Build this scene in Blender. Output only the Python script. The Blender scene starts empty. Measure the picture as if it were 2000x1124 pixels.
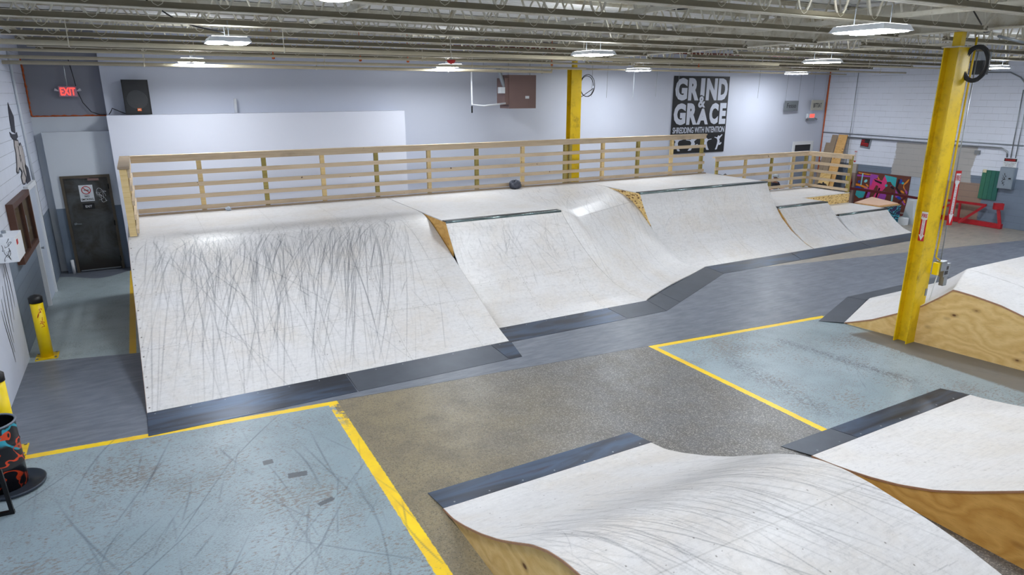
import bpy, math, random
import numpy as np
from mathutils import Vector, Matrix

SC = bpy.context.scene
COL = SC.collection
PI = math.pi

# ------------------------------------------------------------------ camera
cam_d = bpy.data.cameras.new('camera')
cam_d.sensor_width = 36.0
cam_d.lens = 1288.0 / 2000.0 * 36.0
cam_d.clip_end = 200
cam = bpy.data.objects.new('camera', cam_d)
COL.objects.link(cam)
cam.location = (0, 0, 4.0)
cam.rotation_euler = (math.radians(90 - 16.42), 0, math.radians(-28.97))
SC.camera = cam

# ------------------------------------------------------------------ world + exposure
w = bpy.data.worlds.new('world')
SC.world = w
w.use_nodes = True
w.node_tree.nodes['Background'].inputs[0].default_value = (0.80, 0.88, 1.0, 1)
w.node_tree.nodes['Background'].inputs[1].default_value = 0.28
SC.view_settings.view_transform = 'Standard'
SC.view_settings.look = 'None'
SC.view_settings.exposure = 0.27
SC.view_settings.gamma = 1.0
SC.view_settings.use_curve_mapping = False
LAMP = 118.0            # radiance of the lamp lenses

# ------------------------------------------------------------------ helpers
def L(r, g, b):
    f = lambda c: (c / 255 / 12.92) if c / 255 <= 0.04045 else ((c / 255 + 0.055) / 1.055) ** 2.4
    return (f(r), f(g), f(b), 1.0)

class NT:
    def __init__(s, name, rough=0.6, metal=0.0, spec=0.5):
        s.m = bpy.data.materials.new(name)
        s.m.use_nodes = True
        s.t = s.m.node_tree
        s.b = s.t.nodes['Principled BSDF']
        s.b.inputs['Roughness'].default_value = rough
        s.b.inputs['Metallic'].default_value = metal
        s.b.inputs['Specular IOR Level'].default_value = spec
        s._pos = None
    def n(s, k, **kw):
        x = s.t.nodes.new(k)
        for a, v in kw.items(): setattr(x, a, v)
        return x
    def put(s, sock, v):
        if isinstance(v, bpy.types.NodeSocket): s.t.links.new(v, sock)
        else: sock.default_value = v
    def pos(s):
        if s._pos is None: s._pos = s.n('ShaderNodeNewGeometry').outputs['Position']
        return s._pos
    def obj(s): return s.n('ShaderNodeTexCoord').outputs['Object']
    def rnd(s): return s.n('ShaderNodeObjectInfo').outputs['Random']
    def xyz(s, v=None):
        x = s.n('ShaderNodeSeparateXYZ'); s.put(x.inputs[0], v or s.pos()); return x.outputs
    def comb(s, a, b, c):
        x = s.n('ShaderNodeCombineXYZ')
        for i, v in enumerate((a, b, c)): s.put(x.inputs[i], v)
        return x.outputs[0]
    def ma(s, op, a, b=0.0, c=0.0, clamp=False):
        x = s.n('ShaderNodeMath', operation=op); x.use_clamp = clamp
        s.put(x.inputs[0], a); s.put(x.inputs[1], b); s.put(x.inputs[2], c); return x.outputs[0]
    def step(s, v, a, b):       # smooth ramp 0..1 while v goes a..b
        x = s.n('ShaderNodeMapRange', interpolation_type='SMOOTHSTEP')
        s.put(x.inputs[0], v)
        lo, hi = (a, b) if a < b else (b, a)
        x.inputs[1].default_value = lo; x.inputs[2].default_value = hi
        x.inputs[3].default_value = 0.0 if a < b else 1.0
        x.inputs[4].default_value = 1.0 if a < b else 0.0
        return x.outputs[0]
    def sc(s, v, k):
        x = s.n('ShaderNodeVectorMath', operation='MULTIPLY'); s.put(x.inputs[0], v); x.inputs[1].default_value = k
        return x.outputs[0]
    def noise(s, v, scale=1.0, detail=4.0, rough=0.55, dist=0.0):
        x = s.n('ShaderNodeTexNoise'); s.put(x.inputs['Vector'], v)
        x.inputs['Scale'].default_value = scale; x.inputs['Detail'].default_value = detail
        x.inputs['Roughness'].default_value = rough; x.inputs['Distortion'].default_value = dist
        return x.outputs[0]
    def mix(s, f, a, b, mode='MIX'):
        x = s.n('ShaderNodeMix', data_type='RGBA', blend_type=mode)
        s.put(x.inputs[0], f); s.put(x.inputs[6], a); s.put(x.inputs[7], b); return x.outputs[2]
    def bump(s, h, st=0.3, d=0.01):
        x = s.n('ShaderNodeBump'); s.put(x.inputs['Height'], h)
        x.inputs['Strength'].default_value = st; x.inputs['Distance'].default_value = d
        s.t.links.new(x.outputs[0], s.b.inputs['Normal'])
    def out(s, col, rough=None):
        s.put(s.b.inputs['Base Color'], col)
        if rough is not None: s.put(s.b.inputs['Roughness'], rough)
        return s.m

def plain(name, c, rough=0.6, metal=0.0, var=0.10, scale=6.0, spec=0.5, emit=0.0):
    t = NT(name, rough, metal, spec)
    n = t.noise(t.obj(), scale, 4, 0.6)
    k = t.ma('MULTIPLY_ADD', n, 2 * var, 1 - var)
    col = t.mix(1.0, c, t.comb(k, k, k), 'MULTIPLY')
    if emit:
        t.put(t.b.inputs['Emission Color'], c); t.b.inputs['Emission Strength'].default_value = emit
    return t.out(col)

class MB:
    def __init__(s): s.v = []; s.f = []; s.mi = []; s.cur = 0
    def add(s, vs, fs):
        o = len(s.v); s.v += [tuple(p) for p in vs]
        for f in fs: s.f.append(tuple(i + o for i in f)); s.mi.append(s.cur)
        return s
    def box(s, x0, x1, y0, y1, z0, z1):
        return s.hexa([(x0, y0, z0), (x1, y0, z0), (x1, y1, z0), (x0, y1, z0)], [(x0, y0, z1), (x1, y0, z1), (x1, y1, z1), (x0, y1, z1)])
    def hexa(s, lo, hi):
        return s.add(list(lo) + list(hi), [(3, 2, 1, 0), (4, 5, 6, 7), (0, 1, 5, 4), (1, 2, 6, 5), (2, 3, 7, 6), (3, 0, 4, 7)])
    def bar(s, a, b, wd, ht, up=(0, 0, 1)):
        a, b = Vector(a), Vector(b); d = (b - a).normalized(); u = Vector(up)
        if abs(d.dot(u)) > 0.98: u = Vector((1, 0, 0))
        r = d.cross(u).normalized(); u = r.cross(d).normalized()
        q = [(-1, -1), (1, -1), (1, 1), (-1, 1)]
        return s.hexa([a + r * i * wd / 2 + u * j * ht / 2 for i, j in q], [b + r * i * wd / 2 + u * j * ht / 2 for i, j in q])
    def tube(s, pts, r, n=8, cap=True, closed=False):
        pts = [Vector(p) for p in pts]; rs = r if isinstance(r, (list, tuple)) else [r] * len(pts)
        vs = []; m = len(pts); ref = None
        for i, p in enumerate(pts):
            if closed: d = pts[(i + 1) % m] - pts[i - 1]
            else: d = pts[min(i + 1, m - 1)] - pts[max(i - 1, 0)]
            if d.length < 1e-9: d = Vector((0, 0, 1))
            d.normalize()
            if ref is None:
                ref = Vector((0, 0, 1)) if abs(d.z) < 0.9 else Vector((1, 0, 0))
            a = d.cross(ref).normalized(); b = a.cross(d).normalized(); ref = b
            for k in range(n):
                t = 2 * PI * k / n; vs.append(p + (a * math.cos(t) + b * math.sin(t)) * rs[i])
        fs = []
        for i in range(m if closed else m - 1):
            j = (i + 1) % m
            for k in range(n): fs.append((i * n + k, i * n + (k + 1) % n, j * n + (k + 1) % n, j * n + k))
        if cap and not closed: fs += [tuple(range(n))[::-1], tuple((m - 1) * n + k for k in range(n))]
        return s.add(vs, fs)
    def lathe(s, c, prof, n=32):
        vs = []; m = len(prof)
        for r, z in prof:
            for k in range(n): t = 2 * PI * k / n; vs.append((c[0] + r * math.cos(t), c[1] + r * math.sin(t), c[2] + z))
        fs = [(i * n + k, i * n + (k + 1) % n, (i + 1) * n + (k + 1) % n, (i + 1) * n + k) for i in range(m - 1) for k in range(n)]
        return s.add(vs, fs)
    def poly(s, pts, depth):          # flat outline given thickness (depth vector)
        n = len(pts); d = Vector(depth); p = [Vector(q) for q in pts]
        s.add(p + [q + d for q in p], [tuple(range(n)), tuple(range(2 * n - 1, n - 1, -1))] + [(i, i + n, (i + 1) % n + n, (i + 1) % n) for i in range(n)])
        return s
    def build(s, name, mats, parent=None, smooth=False, origin=None):
        me = bpy.data.meshes.new(name)
        V = np.array([tuple(p) for p in s.v], float)
        if parent is not None: o0 = wloc(parent)
        elif origin is not None: o0 = np.array(origin, float)
        else: o0 = np.array([(V[:, 0].min() + V[:, 0].max()) / 2, (V[:, 1].min() + V[:, 1].max()) / 2, V[:, 2].min()])
        me.from_pydata((V - o0).tolist(), [], s.f)
        if not isinstance(mats, (list, tuple)): mats = [mats]
        for m in mats: me.materials.append(m)
        if len(mats) > 1: me.polygons.foreach_set('material_index', s.mi)
        if smooth: me.polygons.foreach_set('use_smooth', [True] * len(me.polygons))
        me.update()
        o = bpy.data.objects.new(name, me); COL.objects.link(o)
        if parent is not None: o.parent = parent
        else: o.location = o0
        return o

def wloc(o):
    v = np.array(o.location, float)
    while o.parent: o = o.parent; v = v + np.array(o.location, float)
    return v
def tag(o, label, cat, group=None, kind=None):
    o['label'] = label; o['category'] = cat
    if group: o['group'] = group
    if kind: o['kind'] = kind
    return o
def thing(name, label, cat, loc, group=None):
    o = bpy.data.objects.new(name, None); o.empty_display_size = 0.2
    COL.objects.link(o); o.location = loc
    return tag(o, label, cat, group)
def struct(o): o['kind'] = 'structure'; return o
def dup(root, loc, label, group=None):
    r = root.copy(); COL.objects.link(r); r.location = loc; r['label'] = label
    if group: r['group'] = group
    for ch in list(root.children):
        c = ch.copy(); COL.objects.link(c); c.parent = r
        for g in list(ch.children):
            d = g.copy(); COL.objects.link(d); d.parent = c
    return r

def text_mesh(name, body, origin, U, V, mat, parent=None, thick=0.004, bold=0.0):
    """lettering fitted into the rectangle origin + U + V"""
    cu = bpy.data.curves.new(name, 'FONT'); cu.body = body; cu.size = 1; cu.extrude = 0.01; cu.offset = bold
    cu.align_x = 'CENTER'; cu.resolution_u = 3
    tmp = bpy.data.objects.new(name, cu); COL.objects.link(tmp)
    dg = bpy.context.evaluated_depsgraph_get()
    me = bpy.data.meshes.new_from_object(tmp.evaluated_get(dg))
    bpy.data.objects.remove(tmp)
    me.name = name
    n = len(me.vertices); a = np.zeros(n * 3); me.vertices.foreach_get('co', a); a = a.reshape(-1, 3)
    lo, hi = a.min(0), a.max(0)
    u = (a[:, 0] - lo[0]) / max(hi[0] - lo[0], 1e-6); v = (a[:, 1] - lo[1]) / max(hi[1] - lo[1], 1e-6)
    U, V = np.array(U, float), np.array(V, float); N = np.cross(U, V); N /= np.linalg.norm(N)
    o0 = wloc(parent) if parent is not None else np.array(origin, float)
    wz = (a[:, 2] - lo[2]) / max(hi[2] - lo[2], 1e-6)
    P = np.array(origin, float) + u[:, None] * U + v[:, None] * V + wz[:, None] * N * thick - o0
    me.vertices.foreach_set('co', P.ravel()); me.materials.clear(); me.materials.append(mat); me.update()
    o = bpy.data.objects.new(name, me); COL.objects.link(o)
    if parent is not None: o.parent = parent
    else: o.location = origin
    return o

def ribbon(mb, pts, width, N, lift=0.003):
    """flat painted stroke with a little thickness, lying in the plane of normal N"""
    N = Vector(N).normalized(); pts = [Vector(p) + N * lift for p in pts]; m = len(pts)
    vs = []
    for i, p in enumerate(pts):
        d = (pts[min(i + 1, m - 1)] - pts[max(i - 1, 0)])
        if d.length < 1e-9: d = Vector((0, 0, 1))
        s = d.normalized().cross(N); k = width * (0.35 + 0.65 * math.sin(PI * (i + 0.6) / (m + 0.2)))
        vs += [p + s * k / 2, p - s * k / 2]
    mb.add(vs, [(2 * i, 2 * i + 1, 2 * i + 3, 2 * i + 2) for i in range(m - 1)])

def curvy(rng, n, c, U, V, amp):
    """a handwriting-like wandering stroke"""
    c, U, V = Vector(c), Vector(U), Vector(V); a = [rng.uniform(0, 6.28) for _ in range(4)]
    f = [rng.uniform(0.6, 1.6), rng.uniform(0.8, 2.2), rng.uniform(1.5, 3), rng.uniform(1.5, 3)]
    out = []
    for i in range(n):
        t = i / (n - 1) * 3.0
        out.append(c + U * amp * (0.6 * math.sin(f[0] * t + a[0]) + 0.3 * math.sin(f[2] * t + a[1])) + V * amp * (0.7 * math.sin(f[1] * t + a[2]) + 0.3 * math.sin(f[3] * t + a[3])))
    return out

# ------------------------------------------------------------------ materials
def m_blocks(name, axis, upper, lower, split, extra=None):
    t = NT(name, 0.55); p = t.xyz()
    v = t.comb(p[axis], p[2], 0.0)
    br = t.n('ShaderNodeTexBrick'); t.put(br.inputs['Vector'], v)
    br.inputs['Scale'].default_value = 1.0; br.inputs['Brick Width'].default_value = 0.4; br.inputs['Row Height'].default_value = 0.2
    br.inputs['Mortar Size'].default_value = 0.006; br.inputs['Mortar Smooth'].default_value = 0.3
    mort = br.outputs['Fac']
    hz = t.ma('PINGPONG', t.ma('FRACT', t.ma('MULTIPLY', p[2], 5.0)), 0.5); hz = t.step(hz, 0.03, 0.012)
    mort = t.ma('MAXIMUM', t.ma('MULTIPLY', mort, 0.35), hz)
    nz = t.noise(t.sc(t.pos(), (1, 1, 1)), 0.9, 5, 0.6); nf = t.noise(t.pos(), 30, 3, 0.6)
    col = upper
    if lower is not None: col = t.mix(t.step(p[2], split + 0.006, split - 0.006), upper, lower)
    if extra: col = extra(t, p, col)
    k = t.ma('MULTIPLY_ADD', nz, 0.16, 0.92)
    col = t.mix(1.0, col, t.comb(k, k, k), 'MULTIPLY')
    broken = t.step(t.noise(t.pos(), 1.7, 4, 0.6), 0.38, 0.55)
    col = t.mix(t.ma('MULTIPLY', t.ma('MULTIPLY', mort, 0.5), t.ma('MULTIPLY_ADD', broken, 0.7, 0.3)), col, L(70, 78, 92))
    t.bump(t.ma('ADD', t.ma('MULTIPLY', mort, -1.0), t.ma('MULTIPLY', nf, 0.25)), 0.35, 0.006)
    return t.out(col)
WALLW = L(222, 228, 242); WALLG = L(112, 126, 145)
def rx(t, p, col):
    Y, Z = p[1], p[2]
    nn = t.ma('MULTIPLY_ADD', t.noise(t.pos(), 1.6, 4, 0.6), 0.5, -0.25)
    Yn = t.ma('ADD', Y, nn); Zn = t.ma('ADD', Z, nn)
    def rect(y0, y1, z0, z1, e=0.01, a=Y, b=Z):
        m = t.ma('MULTIPLY', t.step(a, y0 - e, y0 + e), t.step(a, y1 + e, y1 - e))
        return t.ma('MULTIPLY', m, t.ma('MULTIPLY', t.step(b, z0 - e, z0 + e), t.step(b, z1 + e, z1 - e)))
    col = t.mix(rect(12.3, 13.35, -1, 1.24), col, L(178, 190, 208))
    col = t.mix(rect(11.0, 12.35, -1, 1.26, 0.02, Yn), col, L(150, 128, 114))
    col = t.mix(rect(11.42, 14.05, 1.25, 2.37, 0.02, Yn), col, L(176, 174, 172))
    return col
M_wall_right = m_blocks('painted_block_right', 1, WALLW, WALLG, 1.5, rx)
M_wall_left = m_blocks('painted_block_left', 1, L(214, 221, 236), L(118, 132, 150), 1.5)
t = NT('grey_wall_paint', 0.5); nz = t.noise(t.pos(), 0.7, 4, 0.6)
t.bump(t.noise(t.pos(), 60, 2, 0.5), 0.04, 0.002)
M_wall_back = t.out(t.mix(nz, L(200, 206, 222), L(206, 212, 228)))
M_alcove = plain('alcove_grey', L(146, 149, 161), 0.6, var=0.05, scale=1)
M_white_part = plain('white_partition_paint', L(226, 230, 244), 0.5, var=0.02, scale=1)
M_lightgrey = plain('light_grey_paint', L(208, 215, 224), 0.55, var=0.05, scale=2)
M_midgrey = plain('mid_grey_paint', L(112, 126, 144), 0.55, var=0.08, scale=2)

t = NT('corrugated_deck', 0.6); p = t.xyz()
wv = t.ma('SINE', t.ma('MULTIPLY', p[1], 2 * PI / 0.15))
nz = t.noise(t.pos(), 0.6, 5, 0.65)
t.bump(wv, 0.6, 0.03)
M_deck = t.out(t.mix(t.step(nz, 0.55, 0.9), L(228, 228, 226), L(190, 184, 166)))

t = NT('dusty_cream_steel', 0.6); nz = t.noise(t.pos(), 3.0, 5, 0.7); nf = t.noise(t.pos(), 22, 4, 0.7)
c = t.mix(t.step(nz, 0.45, 0.75), L(206, 202, 188), L(168, 156, 128))
c = t.mix(t.step(nf, 0.64, 0.78), c, L(110, 92, 60))
M_steel = t.out(c)
M_steelshade = plain('painted_shade_steel', L(124, 116, 96), 0.7, var=0.25, scale=4)  # shade on the upright legs of the bottom chords, put into the colour
M_pipe = plain('cream_painted_pipe', L(196, 186, 160), 0.5, var=0.15, scale=5)
M_galv = plain('galvanised_metal', L(150, 156, 162), 0.35, 0.8, var=0.12, scale=12)
M_rust = plain('rust_red_pipe', L(122, 62, 44), 0.6, var=0.2, scale=9)

t = NT('yellow_column_paint', 0.42); nz = t.noise(t.pos(), 3.5, 6, 0.7); nf = t.noise(t.pos(), 40, 3, 0.6)
c = t.mix(t.step(nz, 0.45, 0.8), L(226, 190, 8), L(160, 128, 10))
c = t.mix(t.step(nf, 0.70, 0.76), c, L(70, 58, 20))
M_yellow = t.out(c)
M_bollard = plain('yellow_plastic_sleeve', L(246, 214, 10), 0.35, var=0.06, scale=9)
M_black = plain('black_plastic', L(22, 23, 26), 0.4, var=0.15)
M_blackm = plain('black_metal', L(24, 24, 26), 0.35, 0.6, var=0.2)
M_white = plain('white_paint', L(226, 230, 236), 0.45, var=0.03)
M_signw = plain('white_sign_face', L(215, 220, 226), 0.4, var=0.04)
M_red = plain('red_sign_paint', L(188, 26, 32), 0.4, var=0.05)
M_redframe = plain('chipped_red_steel', L(168, 26, 38), 0.4, var=0.35, scale=8)
M_darkred = plain('dark_red_steel', L(92, 26, 30), 0.5, var=0.2, scale=5)
M_orange = plain('orange_foam', L(196, 92, 40), 0.7, var=0.2, scale=12)
M_brownbox = plain('brown_painted_metal', L(120, 96, 92), 0.5, var=0.05)

# white-washed birch riding surface; layer attribute: R scuffs, G seams and screws, B grime
def m_ride(name, base=(210, 209, 210), warm=(206, 201, 196)):
    t = NT(name, 0.42, 0, 0.4)
    at = t.n('ShaderNodeAttribute'); at.attribute_name = 'layer'
    s = t.n('ShaderNodeSeparateColor'); t.put(s.inputs[0], at.outputs['Color'])
    g = t.noise(t.sc(t.pos(), (0.6, 7, 7)), 6, 5, 0.65); bl = t.noise(t.pos(), 1.1, 5, 0.62); fi = t.noise(t.pos(), 90, 2, 0.6)
    c = t.mix(t.step(bl, 0.40, 0.72), L(*base), L(*warm))
    c = t.mix(t.ma('MULTIPLY', t.step(g, 0.45, 0.75), 0.35), c, L(168, 167, 168))
    c = t.mix(t.ma('MULTIPLY', t.step(fi, 0.62, 0.72), 0.20), c, L(120, 116, 112))
    mo = t.noise(t.sc(t.pos(), (1, 1, 1)), 17, 5, 0.75); c = t.mix(t.ma('MULTIPLY', t.step(mo, 0.50, 0.70), 0.30), c, L(150, 150, 154)); c = t.mix(t.ma('MULTIPLY', t.step(mo, 0.46, 0.32), 0.35), c, L(228, 228, 230))
    c = t.mix(s.outputs[2], c, L(140, 136, 134))
    c = t.mix(s.outputs[0], c, L(72, 76, 86))
    c = t.mix(s.outputs[1], c, L(74, 66, 58))
    r = t.ma('MULTIPLY_ADD', bl, 0.25, 0.28)
    t.bump(g, 0.05, 0.002)
    return t.out(c, r)
M_ride = m_ride('white_washed_birch')
M_ride2 = m_ride('white_washed_birch_clean', (214, 213, 214), (210, 206, 202))

def m_ply(name, a, b, knots=True, sc=1.0, ax=(1.2, 1.2, 9)):
    t = NT(name, 0.6); p = t.pos()
    wob = t.noise(t.sc(p, (1, 1, 1.6)), 1.3 * sc, 3, 0.5)
    x = t.xyz()
    rings = t.ma('FRACT', t.ma('ADD', t.ma('MULTIPLY', x[2], 5.0 * sc), t.ma('MULTIPLY', wob, 7.0)))
    rings = t.ma('PINGPONG', rings, 0.5)
    fine = t.noise(t.sc(p, ax), 12, 4, 0.6)
    c = t.mix(t.ma('MULTIPLY', rings, 1.3), L(*b), L(*a))
    c = t.mix(t.ma('MULTIPLY', t.step(fine, 0.5, 0.8), 0.35), c, L(150, 104, 50))
    if knots:
        vo = t.n('ShaderNodeTexVoronoi'); t.put(vo.inputs['Vector'], t.sc(p, (1, 1, 1.7))); vo.inputs['Scale'].default_value = 2.6 * sc
        c = t.mix(t.step(vo.outputs[0], 0.12, 0.06), c, L(62, 36, 16))
        c = t.mix(t.ma('MULTIPLY', t.step(vo.outputs[0], 0.24, 0.10), 0.4), c, L(126, 80, 32))
    return t.out(c)
M_ply = m_ply('pine_plywood', (238, 208, 146), (214, 176, 108))
M_plyd = m_ply('honey_plywood', (232, 188, 110), (200, 150, 72))
M_plysheet = m_ply('sheathing_plywood', (226, 184, 122), (208, 160, 92), True, 1.6)
M_plyedge = plain('plywood_edge', L(166, 124, 96), 0.6, var=0.25, scale=30)
M_plyold = plain('weathered_board', L(150, 132, 112), 0.7, var=0.15, scale=9)
t = NT('oriented_strand_board', 0.65); vo = t.n('ShaderNodeTexVoronoi'); t.put(vo.inputs['Vector'], t.sc(t.pos(), (1, 1, 2.2))); vo.inputs['Scale'].default_value = 17
t.put(vo.inputs['Scale'], 17.0)
s_ = t.n('ShaderNodeSeparateColor'); t.put(s_.inputs[0], vo.outputs['Color'])
c = t.mix(s_.outputs[0], L(206, 168, 100), L(236, 208, 146)); c = t.mix(t.step(s_.outputs[1], 0.86, 0.95), c, L(120, 82, 40))
M_osb = t.out(c)

def m_lumber(name, a, b, dark):
    t = NT(name, 0.65); p = t.obj(); r = t.rnd()
    q = t.n('ShaderNodeVectorMath', operation='ADD'); t.put(q.inputs[0], t.pos()); t.put(q.inputs[1], t.comb(t.ma('MULTIPLY', r, 17.0), r, t.ma('MULTIPLY', r, 5.0)))
    q = q.outputs[0]
    g = t.noise(t.sc(q, (0.8, 3, 22)), 2.2, 5, 0.6, 0.4); k = t.noise(q, 9, 2, 0.5); d = t.noise(t.sc(q, (1, 1, 1)), 1.4, 4, 0.6)
    c = t.mix(t.step(g, 0.3, 0.75), L(*a), L(*b))
    c = t.mix(t.ma('MULTIPLY', t.step(d, 0.5, 0.8), 0.5), c, L(*dark))
    c = t.mix(t.step(k, 0.74, 0.78), c, L(70, 44, 24))
    v = t.ma('MULTIPLY_ADD', r, 0.22, 0.86); c = t.mix(1.0, c, t.comb(v, v, v), 'MULTIPLY')
    return t.out(c)
M_2x4 = m_lumber('worn_pine_lumber', (214, 194, 166), (196, 172, 142), (140, 124, 108))
M_post = m_lumber('fresh_pine_post', (230, 204, 150), (212, 182, 122), (176, 160, 110))
M_postg = m_lumber('treated_green_post', (176, 160, 88), (150, 132, 66), (110, 100, 50))

t = NT('blued_sheet_steel', 0.34, 0.75); nz = t.noise(t.sc(t.pos(), (0.5, 3, 1)), 1.6, 4, 0.55, 0.8); sp = t.noise(t.pos(), 60, 3, 0.6)
c = t.mix(t.step(nz, 0.35, 0.7), L(62, 66, 76), L(82, 98, 122)); c = t.mix(t.step(nz, 0.62, 0.8), c, L(70, 62, 68))
c = t.mix(t.step(sp, 0.72, 0.76), c, L(190, 196, 205))
M_plate = t.out(c, t.ma('MULTIPLY_ADD', nz, 0.25, 0.24))
M_plate2 = plain('dull_sheet_steel', L(84, 90, 100), 0.45, 0.6, var=0.25, scale=3)
t = NT('coping_steel', 0.22, 0.9); t.m.name = 'coping_steel'
M_coping = t.out(t.mix(t.noise(t.pos(), 4, 3, 0.6), L(70, 84, 88), L(150, 168, 168)))
M_copdark = plain('black_steel_strip', L(48, 52, 58), 0.4, 0.6, var=0.3, scale=7)

# ------------------------------------------------------------------ floor
t = NT('painted_concrete_floor', 0.4); p = t.xyz(); X, Y = p[0], p[1]; P_ = t.pos()
at = t.n('ShaderNodeAttribute'); at.attribute_name = 'layer'; sp = t.n('ShaderNodeSeparateColor'); t.put(sp.inputs[0], at.outputs['Color'])
wob = t.ma('MULTIPLY_ADD', t.noise(P_, 14, 4, 0.7), 0.03, -0.015)
n1 = t.noise(P_, 0.5, 5, 0.6); n2 = t.noise(P_, 2.2, 5, 0.6); nf = t.noise(P_, 55, 3, 0.7); nst = t.noise(t.sc(P_, (2.0, 9, 1)), 1.2, 5, 0.65)
# signed distance behind the skewed joint line
dl = t.ma('ADD', t.ma('SUBTRACT', Y, 8.45), t.ma('MULTIPLY', X, 0.095))
dlw = t.ma('ADD', dl, wob)
dark = t.mix(t.step(nst, 0.3, 0.75), L(92, 98, 110), L(116, 122, 134))
dark = t.mix(t.ma('MULTIPLY', t.step(nf, 0.66, 0.74), 0.5), dark, L(170, 175, 185))
# bare aggregate
vo = t.n('ShaderNodeTexVoronoi'); t.put(vo.inputs['Vector'], P_); vo.inputs['Scale'].default_value = 85
sv = t.n('ShaderNodeSeparateColor'); t.put(sv.inputs[0], vo.outputs['Color'])
br = t.mix(t.step(t.ma('ADD', X, t.ma('MULTIPLY', n1, 3.0)), 4.2, 6.4), L(134, 122, 96), L(104, 104, 106))
br = t.mix(t.ma('MULTIPLY', t.step(n2, 0.35, 0.7), 0.5), br, L(96, 89, 78))
gr = t.noise(P_, 26, 5, 0.75); br = t.mix(t.ma('MULTIPLY', t.step(gr, 0.52, 0.66), 0.45), br, L(70, 66, 60)); br = t.mix(t.ma('MULTIPLY', t.step(gr, 0.44, 0.30), 0.4), br, L(170, 160, 140))
br = t.mix(t.ma('MULTIPLY', t.step(sv.outputs[0], 0.62, 0.98), t.ma('MULTIPLY_ADD', t.step(X, 2.5, 5.0), 0.32, 0.10)), br, L(196, 192, 184))
br = t.mix(t.ma('MULTIPLY', t.step(sv.outputs[1], 0.70, 0.95), 0.5), br, L(66, 64, 62))
br = t.mix(t.step(t.noise(P_, 4.5, 4, 0.7), 0.70, 0.76), br, L(52, 50, 50))
# blue-grey paint with chips
ch = t.noise(t.sc(P_, (1.0, 2.0, 1)), 16, 6, 0.72); dens = t.noise(P_, 0.9, 3, 0.6)
chip = t.step(t.ma('ADD', ch, t.ma('MULTIPLY', dens, 0.46)), 0.79, 0.825)
ch2 = t.noise(t.sc(P_, (1.3, 5, 1)), 26, 4, 0.7); chip2 = t.ma('MULTIPLY', t.step(t.ma('ADD', ch2, t.ma('MULTIPLY', n2, 0.34)), 0.715, 0.765), 0.75)
blue = t.mix(t.step(n1, 0.3, 0.7), L(132, 149, 157), L(148, 163, 171))
blue = t.mix(chip2, blue, L(104, 108, 110)); blue = t.mix(chip, blue, L(122, 120, 117))
# yellow stripes
yel = t.mix(t.step(n2, 0.3, 0.8), L(244, 208, 14), L(226, 182, 40))
wear = t.step(t.ma('ADD', ch, t.ma('MULTIPLY', dens, 0.2)), 0.72, 0.76)
def band(v, a, b, e=0.006): return t.ma('MULTIPLY', t.step(v, a - e, a + e), t.step(v, b + e, b - e))
# tan concrete further right and by the right wall
tan = t.mix(t.step(nst, 0.3, 0.7), L(132, 128, 122), L(158, 150, 138))
dt = t.ma('ADD', t.ma('SUBTRACT', t.ma('ADD', Y, t.ma('MULTIPLY', wob, 3.0)), 10.40), t.ma('MULTIPLY', t.ma('SUBTRACT', X, 13.08), 0.165))
back = t.mix(t.ma('MULTIPLY', t.step(dt, -0.02, 0.02), t.step(X, 9.0, 9.1)), dark, tan)
# pale paint behind the left ramp end
pl = t.mix(t.step(n1, 0.3, 0.7), L(150, 164, 168), L(164, 176, 178)); pl = t.mix(chip2, pl, L(110, 112, 112))
dp = t.ma('ADD', t.ma('SUBTRACT', Y, 11.62), t.ma('MULTIPLY', X, -0.0 + 0.22))
dp = t.ma('ADD', t.ma('SUBTRACT', Y, 11.58), t.ma('MULTIPLY', X, 0.23))
pale = t.ma('MULTIPLY', t.step(t.ma('SUBTRACT', dp, t.ma('MULTIPLY', wob, 1.0)), -0.16, -0.15), t.step(t.ma('ADD', Y, t.ma('MULTIPLY', t.ma('SINE', t.ma('MULTIPLY', X, 4.0)), 0.25)), 17.3, 17.28))
pale = t.ma('MULTIPLY', pale, t.step(X, 0.2, 0.1))
back = t.mix(pale, back, pl)
back = t.mix(t.ma('MULTIPLY', band(X, -0.60, -0.50), pale), back, L(224, 180, 20))
# fore part
fore = br
inL = t.step(t.ma('ADD', X, wob), 1.80, 1.79)
inR = t.step(t.ma('ADD', X, wob), 6.93, 6.94)
fore = t.mix(inL, fore, blue)
unp = t.step(t.ma('ADD', X, t.ma('MULTIPLY', wob, 4.0)), 10.25, 10.33)
unp = t.ma('MULTIPLY', unp, t.step(t.ma('SUBTRACT', Y, t.ma('MULTIPLY', t.ma('SUBTRACT', X, 10.3), -0.2)), 6.6, 6.5))
fore = t.mix(inR, fore, blue)
fore = t.mix(unp, fore, L(104, 102, 100))
yw = t.ma('SUBTRACT', 1.0, t.ma('MULTIPLY', wear, 0.85))
lw = t.ma('SUBTRACT', 1.0, t.ma('MULTIPLY', t.step(Y, 7.2, 8.0), t.step(t.noise(P_, 9, 5, 0.75), 0.47, 0.53)))
fore = t.mix(t.ma('MULTIPLY', t.ma('MULTIPLY', band(t.ma('ADD', X, wob), 1.735, 1.865), yw), lw), fore, yel)
fore = t.mix(t.ma('MULTIPLY', band(t.ma('ADD', X, wob), 6.88, 6.98), yw), fore, yel)
col = t.mix(t.step(dlw, -0.002, 0.004), fore, back)
ln = t.ma('MULTIPLY', band(dlw, -0.105, 0.0), t.ma('MAXIMUM', t.step(X, 1.87, 1.86), band(X, 6.88, 10.75)))
ln = t.ma('MULTIPLY', ln, t.ma('MAXIMUM', t.step(X, 2, 1.9), yw))
col = t.mix(ln, col, yel)
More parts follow.
